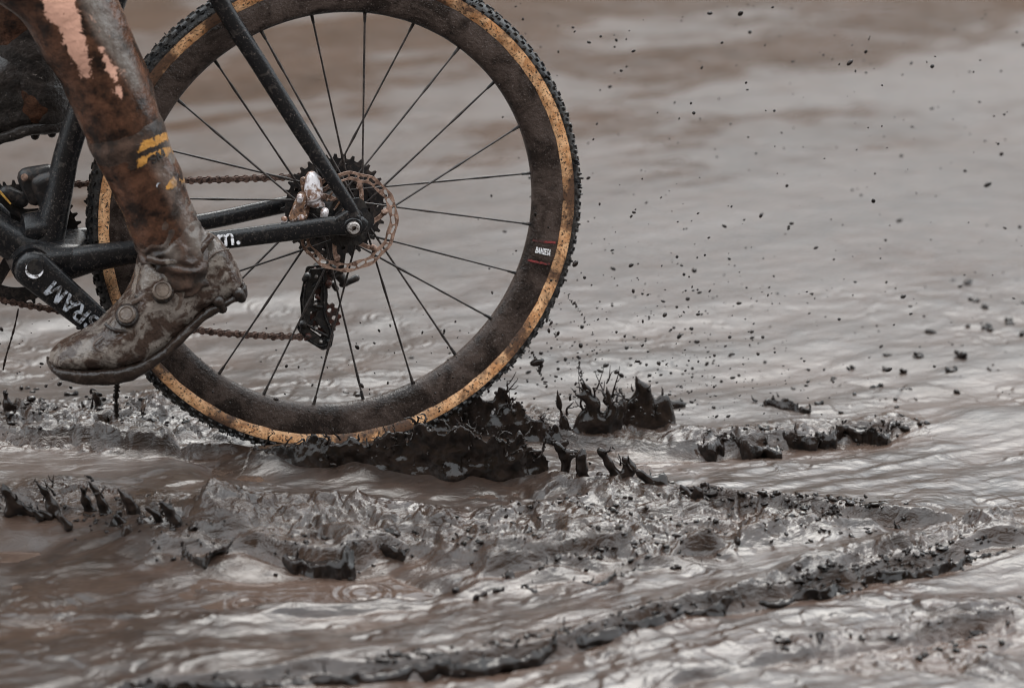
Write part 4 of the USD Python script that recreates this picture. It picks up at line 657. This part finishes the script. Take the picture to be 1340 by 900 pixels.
splash_thing('mud_splash', 'pointed dark peak of mud with two summits thrown up behind the wheel', 'mud splash', blob([(G(826, 553), up((838, 553), 842, 506), 0.014, 0.004), (G(845, 554), up((845, 554), 846, 512), 0.020, 0.006), (G(862, 554), up((860, 554), 866, 522), 0.016, 0.004), (G(876, 553), up((872, 553), 872, 520), 0.010, 0.003), (up((842, 553), 838, 512), up((838, 553), 832, 492), 0.004, 0.001), (G(815, 553), up((820, 553), 824, 530), 0.008, 0.005)], 0.0028, 0.016, 0.003, 60, 2), sp=9, sh_=0.022)
splash_thing('mud_splash', 'small dark flick of mud just right of the pointed peak', 'mud splash', blob([(G(872, 534), G(886, 530), 0.006, 0.006), (G(886, 530), up((886, 530), 898, 528), 0.005, 0.002), (G(880, 531), up((880, 531), 876, 522), 0.005, 0.002)], 0.0026, 0.01, 0.002, 70, 3))
splash_thing('mud_splash', 'two thick dark posts of mud in the water past the end of the wall', 'mud splash', fingers([(722, 620), (738, 624), (760, 632), (774, 630)], [(1, [(741, 606, 0.004), (739, 596, 0.006), (731, 585, 0.003), (726, 580, 0.0015)]), (2, [(761, 614, 0.0065), (760, 598, 0.0055), (763, 588, 0.003)]), (1, [(742, 596, 0.004), (750, 592, 0.003), (758, 594, 0.004)]), (3, [(772, 628, 0.003), (766, 622, 0.004)])], 0.0045, 0.009, seed=4, web=False, rough=0.003), sp=6, sh_=0.02)
splash_thing('mud_splash', 'slanting pair of mud fingers joined at the foot, beside the two posts', 'mud splash', fingers([(798, 638), (812, 636), (822, 634)], [(0, [(806, 622, 0.005), (796, 606, 0.004), (788, 592, 0.003), (784, 588, 0.0015)]), (1, [(820, 622, 0.006), (826, 612, 0.0055), (820, 602, 0.003), (816, 599, 0.002)]), (0, [(802, 632, 0.004), (797, 630, 0.002)])], 0.006, 0.010, seed=5), sp=5, sh_=0.025)
splash_thing('mud_splash', 'star-shaped dark clot of mud with a hooked thread trailing right', 'mud splash', fingers([(858, 646), (878, 648), (900, 652), (918, 656)], [(0, [(852, 630, 0.005), (838, 620, 0.003), (834, 616, 0.0015)]), (0, [(864, 630, 0.007), (868, 624, 0.004)]), (1, [(874, 640, 0.003)]), (2, [(896, 642, 0.003), (890, 634, 0.002)]), (3, [(914, 644, 0.004), (910, 636, 0.002)])], 0.0055, 0.012, seed=6), sp=7, sh_=0.02)
lefts = [('bent dark strand of mud standing at the left edge, above the shallow water', [(6, 552), (24, 548), (40, 560)], [(0, [(10, 530, 0.0042), (6, 512, 0.0030)]), (0, [(18, 536, 0.0042), (28, 541, 0.0042), (38, 546, 0.0026)]), (2, [(34, 546, 0.0034)])], 0.0045),
    ('upright mud finger with a rounded tip below the toe of the shoe', [(122, 552), (130, 548), (138, 550)], [(1, [(132, 534, 0.0042), (126, 520, 0.0026), (124, 514, 0.0034)]), (0, [(116, 540, 0.0034)])], 0.006),
    ('dark curl of mud below the pedal, next to the tyre', [(150, 560), (170, 556), (190, 558)], [(0, [(152, 548, 0.0034)]), (1, [(176, 542, 0.0050)]), (2, [(196, 546, 0.0034)])], 0.006),
    ('leftmost forked strand of mud on the near rut', [(10, 676), (40, 674), (64, 680)], [(0, [(14, 660, 0.0034), (6, 640, 0.0038), (4, 634, 0.0026)]), (1, [(24, 660, 0.0034), (10, 644, 0.0026)]), (2, [(52, 668, 0.0026)])], 0.004),
    ('leaning mud prong second from the left along the near rut', [(52, 682), (72, 676), (90, 694)], [(1, [(68, 660, 0.0050), (58, 642, 0.0034), (46, 630, 0.0016)]), (0, [(44, 668, 0.0026)]), (2, [(80, 676, 0.0034)])], 0.004),
    ('pair of long slanting mud strands meeting at the foot on the near rut', [(116, 672), (140, 676), (164, 692)], [(0, [(112, 654, 0.0042), (106, 638, 0.0026)]), (1, [(134, 660, 0.0042), (124, 640, 0.0026), (116, 630, 0.0016)]), (2, [(152, 676, 0.0050)])], 0.0045),
    ('broad dark web of mud with a tooth pointing down the near rut', [(150, 690), (166, 702), (178, 682)], [(0, [(156, 670, 0.0050)]), (2, [(174, 668, 0.0068), (166, 652, 0.0034), (154, 640, 0.0020)]), (1, [(166, 690, 0.0042)])], 0.005),
    ('thick slanting mud arm that ends the row of strands on the near rut', [(212, 694), (232, 700), (254, 708)], [(0, [(206, 676, 0.0034), (192, 664, 0.0026)]), (1, [(230, 682, 0.0058), (220, 666, 0.0042), (210, 656, 0.0026)]), (2, [(246, 696, 0.0050)])], 0.006)]
for i, (lab, b, t, r) in enumerate(lefts): splash_thing('mud_strand', lab, 'mud strand', fingers(b, t, 0.75 * r, 0.010, 0.0022, 20 + i, foot=0.005), sp=6, sh_=0.022, group='strands of mud thrown up on the left')
# crest shreds along the ridge on the right
low = [('torn dark crest of mud where the right-hand ridge begins', [(918, 586, 580), (934, 588, 574), (960, 584, 566), (985, 580, 566), (1010, 577, 570)], 0.006),
    ('middle stretch of the torn right-hand ridge of mud', [(1004, 576, 568), (1024, 573, 562), (1048, 570, 562), (1072, 567, 560)], 0.006),
    ('tallest far stretch of the torn right-hand ridge, ending in a sliver', [(1066, 567, 558), (1090, 563, 550), (1115, 561, 548), (1140, 559, 543), (1160, 560, 550), (1185, 556, 552), (1206, 551, 549)], 0.007),
    ('small dark mud fold lying above the right-hand ridge', [(1008, 532, 528), (1024, 530, 520), (1040, 530, 520), (1062, 535, 530)], 0.005),
    ('hooked ragged mud edge just past the star-shaped clot', [(918, 662, 656), (940, 668, 654), (960, 670, 656), (985, 668, 662)], 0.006),
    ('dark ragged mud edge in the middle of the churned grey strip', [(1012, 668, 662), (1036, 670, 656), (1060, 670, 656), (1085, 666, 660)], 0.006),
    ('pointed ragged mud edge farthest right in the churned grey strip', [(1084, 668, 660), (1104, 666, 646), (1122, 666, 650), (1140, 668, 662)], 0.007),
    ('low dark mud edge at the end of the churned grey strip', [(1122, 684, 678), (1145, 686, 674), (1170, 686, 678), (1194, 684, 681)], 0.005),
    ('leftmost dark overhanging edge of the churned strip, above brown water', [(236, 722, 716), (262, 724, 706), (290, 720, 708), (318, 716, 708), (345, 718, 712)], 0.008),
    ('dark overhanging edge of the churned strip under its most rugged part', [(352, 724, 718), (380, 732, 714), (410, 735, 716), (438, 738, 718), (462, 730, 718)], 0.008),
    ('arched dark edge of the churned strip over a pocket of brown water', [(456, 728, 720), (480, 716, 704), (506, 716, 706), (530, 724, 716)], 0.008),
    ('dark overhanging edge of the churned strip left of the hollow', [(610, 742, 738), (640, 756, 744), (668, 758, 742), (692, 752, 740)], 0.008),
    ('hollow arch of dark mud over a small brown pool', [(690, 752, 742), (706, 742, 728), (726, 740, 724), (748, 752, 736)], 0.009),
    ('dark overhanging edge of the churned strip right of the hollow', [(750, 754, 744), (772, 760, 738), (796, 758, 742), (826, 748, 740)], 0.008),
    ('ragged dark edge of mud near the right end of the lower strip', [(826, 742, 736), (850, 738, 722), (880, 738, 726), (915, 736, 730)], 0.007)]
for i, (lab, p_, tth) in enumerate(low): splash_thing('mud_edge', lab, 'mud edge', curtain(p_, 60 + i, 0.0022, 0.0028, 1.1 * tth, 0.10, 0.06), 'ragged edges of mud thrown up along the ruts', sp=8, sh_=0.014)
rut = [(150, 900, 897), (330, 891, 886), (470, 884, 877), (560, 874, 864), (640, 862, 848), (700, 850, 834), (760, 834, 820), (830, 820, 806), (900, 804, 790), (1000, 786, 772), (1100, 768, 752), (1200, 748, 728), (1345, 718, 698)]
splash_thing('rut_wall', 'long crumbly dark wall of the rut crossing the foreground to the right edge', 'rut wall', curtain(rut, 90, 0.0028, 0.0030, 0.005, 0.34, 0.022), sp=60, sh_=0.012)
# clods lying on the smoother mud to the right, and small ones on the left
clods = [(1247, 369, 3.5), (1265, 374, 6), (1277, 397, 5), (1288, 406, 5.5), (1321, 421, 5.5), (1320, 428, 6), (1292, 434, 8), (1338, 398, 4), (1338, 444, 5), (1218, 437, 5.5), (1205, 468, 5.5), (1258, 470, 7), (1244, 486, 6), (1181, 482, 5), (1091, 487, 5), (1148, 500, 6), (1250, 511, 4.5), (1074, 526, 6), (1190, 507, 3.5), (1160, 479, 4), (35, 511, 5), (42, 518, 3.5), (48, 513, 3.5), (93, 523, 6), (464, 522, 6), (452, 520, 3), (500, 520, 3.5), (540, 470, 3), (598, 768, 5), (628, 774, 5.5), (668, 756, 6), (655, 768, 4), (1020, 848, 6), (1070, 842, 5)]
NTH = 'leftmost second third fourth fifth sixth seventh eighth ninth tenth eleventh twelfth thirteenth fourteenth fifteenth sixteenth seventeenth eighteenth nineteenth twentieth'.split()
nth = lambda k: NTH[k] if k == 0 else NTH[k] + ' from the left'
def clod_place(a, b): return 'on smooth mud at the right' if a > 1000 and b < 600 else 'in shallow water on the left' if a < 200 else 'on the mud seen through the wheel' if b < 600 else 'in the foreground slurry'
rng = np.random.default_rng(12)
for i, (a, b, r) in enumerate(clods):
    q = G(a, b); q[2] = ground_z(q[0], q[1]); R = r / 955; caps = []
    for k in range(4): o = rng.normal(0, R * 0.55, 3) * [1.2, 1, 0.5]; caps.append((q + o, q + o + rng.normal(0, R * 0.3, 3) * [1, 1, 0.4] + V(0, 0, R * 0.4), R * rng.uniform(0.5, 0.8), R * rng.uniform(0.35, 0.6)))
    where = clod_place(a, b); k = sorted(x[0] + x[1] / 1e4 for x in clods if clod_place(x[0], x[1]) == where).index(a + b / 1e4)
    tag(obj('mud_clod', blob(caps, max(0.0018, R / 3), R * 0.6, R * 0.18, 110, i), 'splash', None, True), f'{nth(k)} of the dark mud clods {where}', 'mud clod', 'mud clods ' + where)
# flying drops: the larger ones one by one, the fine spray as one
ico = trimesh.creation.icosphere(1, 1.0); ico2 = trimesh.creation.icosphere(2, 1.0)
def drop(c, r, el, base):
    m_ = base.copy(); d = V(c[0] - 0.1, 0, c[2] + 0.05); d = d / max(np.linalg.norm(d), 1e-6) + rng.normal(0, 0.45, 3); d /= np.linalg.norm(d); r = r * math.exp(rng.normal(-0.12, 0.38)) if base is ico else r; v = np.array(m_.vertices); m_.vertices = c + r * (v + (el - 1) * (v @ d)[:, None] * d); return m_
bigd = [(78, 502), (60, 505), (130, 516), (136, 522), (846, 477), (708, 462), (838, 475), (793, 478), (807, 487), (813, 491), (850, 491), (934, 533), (948, 530), (905, 526), (862, 475), (889, 440), (912, 447), (900, 391), (944, 499), (967, 491), (935, 465), (1182, 388), (1198, 463), (948, 296), (886, 336), (770, 233), (908, 148), (969, 18), (1220, 87), (1133, 68), (740, 470), (760, 452), (820, 455), (878, 488), (925, 476), (955, 441), (984, 434), (992, 463), (905, 430), (870, 412)]
for i, (a, b) in enumerate(bigd):
    where = 'spray drop of mud in the air behind the wheel' if a > 300 else 'spray drop of mud in the air below the shoe'
    tag(obj('mud_drop', drop(P(a, b, rng.uniform(-0.08, 0.10)), rng.uniform(0.0020, 0.0032), rng.uniform(1, 1.7), ico2), 'splash', None, True), where, 'mud drop', where + 's')
fine = []
for i in range(1500):
    t = rng.random()
    if t < 0.50: a, b, y, r = rng.normal(860, 120), 552 - abs(rng.normal(0, 105)), rng.normal(0, 0.10), rng.uniform(0.0005, 0.0016)
    elif t < 0.80: a, b, y, r = rng.uniform(640, 1340), rng.uniform(0, 520), rng.uniform(-0.15, 0.5), rng.uniform(0.0007, 0.0019)
    elif t < 0.90: a, b, y, r = rng.uniform(-10, 640), rng.uniform(420, 560), rng.uniform(-0.15, 0.10), rng.uniform(0.0006, 0.0018)
    else: a, b, y, r = rng.uniform(430, 760), 612 - abs(rng.normal(0, 28)), rng.uniform(-0.13, -0.06), rng.uniform(0.0006, 0.0017)
    q = P(a, b, y)
    if q[2] > 0.004 and not (abs(q[1]) < 0.05 and np.hypot(q[0], q[2] - HUB[2]) < 0.355 and np.hypot(q[0], q[2] - HUB[2]) > 0.25): fine.append(drop(q, r, rng.uniform(1, 2.0), ico))
tag(obj('mud_spray', fine, 'splash', None, True), 'fine spray of mud drops hanging in the air around the wheel', 'mud spray', kind='stuff')
# crumbs of mud strewn along the ruts and the churned strips
crumbs = []; trails = [([(930, 574), (1060, 564), (1205, 552)], 7, 90), ([(860, 640), (960, 660), (1190, 682)], 9, 170), ([(100, 680), (250, 712), (440, 722), (560, 706), (700, 736), (950, 728)], 16, 230), ([(480, 874), (700, 842), (900, 800), (1100, 762), (1345, 710)], 7, 330), ([(640, 670), (800, 680), (1000, 700), (1180, 700)], 22, 200), ([(0, 560), (120, 545), (260, 560)], 16, 150), ([(1040, 850), (1200, 840), (1345, 800)], 26, 60), ([(1000, 560), (1180, 500), (1345, 440)], 34, 30)]
for pts, sp_, n_ in trails:
    p_ = np.array(pts, float); L_ = np.r_[0, np.cumsum(np.linalg.norm(np.diff(p_, axis=0), axis=1))]; hot = rng.uniform(0, L_[-1], 9)
    for _ in range(n_):
        s_ = np.clip(rng.normal(hot[rng.integers(9)], 32) if rng.random() < 0.7 else rng.uniform(0, L_[-1]), 0, L_[-1]); q = G(np.interp(s_, L_, p_[:, 0]) + rng.normal(0, sp_), np.interp(s_, L_, p_[:, 1]) + rng.normal(0, sp_ * 0.55))
        r_ = 0.0014 * math.exp(rng.normal(0, 0.5)); m_ = ico.copy(); vv = np.array(m_.vertices) * (1 + 0.35 * rng.normal(0, 1, (len(m_.vertices), 1))) * [rng.uniform(1, 2.6), rng.uniform(0.8, 1.4), rng.uniform(0.6, 1.3)]; an = rng.uniform(0, 3.14); cs_, sn_ = math.cos(an), math.sin(an)
        vv = vv @ np.array([[cs_, sn_, 0], [-sn_, cs_, 0], [0, 0, 1]]); m_.vertices = vv * r_ + V(q[0], q[1], ground_z(q[0], q[1]) + 0.3 * r_); crumbs.append(m_)
tag(obj('mud_crumbs', crumbs, 'splash', None, True), 'dark crumbs of mud strewn along the ruts and churned strips', 'mud crumbs', kind='stuff')
# threads of mud flung from the tyre and hanging from the shoe
thr = [('thread of mud hanging at the left edge, left of the toe of the shoe', [(24, 404), (20, 424), (14, 446), (8, 466), (4, 484)], 0.0011, -0.05), ('lumpy drip of mud hanging from the pedal under the shoe', [(152, 488), (153, 504), (152, 520), (153, 545)], 0.0030, -0.13),
    ('uppermost beaded thread of mud flying off the back of the tyre', [(742, 384), (752, 398), (762, 412), (768, 424)], 0.0008, 0.0), ('beaded thread of mud flying off the tyre at rim height', [(716, 416), (722, 426), (728, 440)], 0.0008, 0.0), ('long beaded thread of mud above the crown splash', [(694, 460), (704, 474), (708, 490), (716, 506)], 0.0012, 0.0), ('upright thread of mud between the tyre and the crown splash', [(757, 462), (758, 480), (761, 494)], 0.0009, 0.0), ('pale forked thread of mud lying across the dark wall by the tyre', [(474, 598), (488, 588), (496, 580), (510, 574), (530, 572)], 0.0016, -0.125)]
for lab, pts, r, y in thr: s_ = spline([P(a, b, y) for a, b in pts], 26); rr2 = r * (0.7 + 0.9 * rng.random(26)); tag(obj('mud_thread', tube(s_, rr2, 8) if r > 0.0010 and y != 0.0 else cat(*[drop(s_[q_] + rng.normal(0, 0.0012, 3), rr2[q_] * rng.uniform(0.7, 1.7), rng.uniform(1.2, 3.0), ico) for q_ in range(0, 26) if rng.random() < 0.75]), 'splash', None, True), lab, 'mud thread')
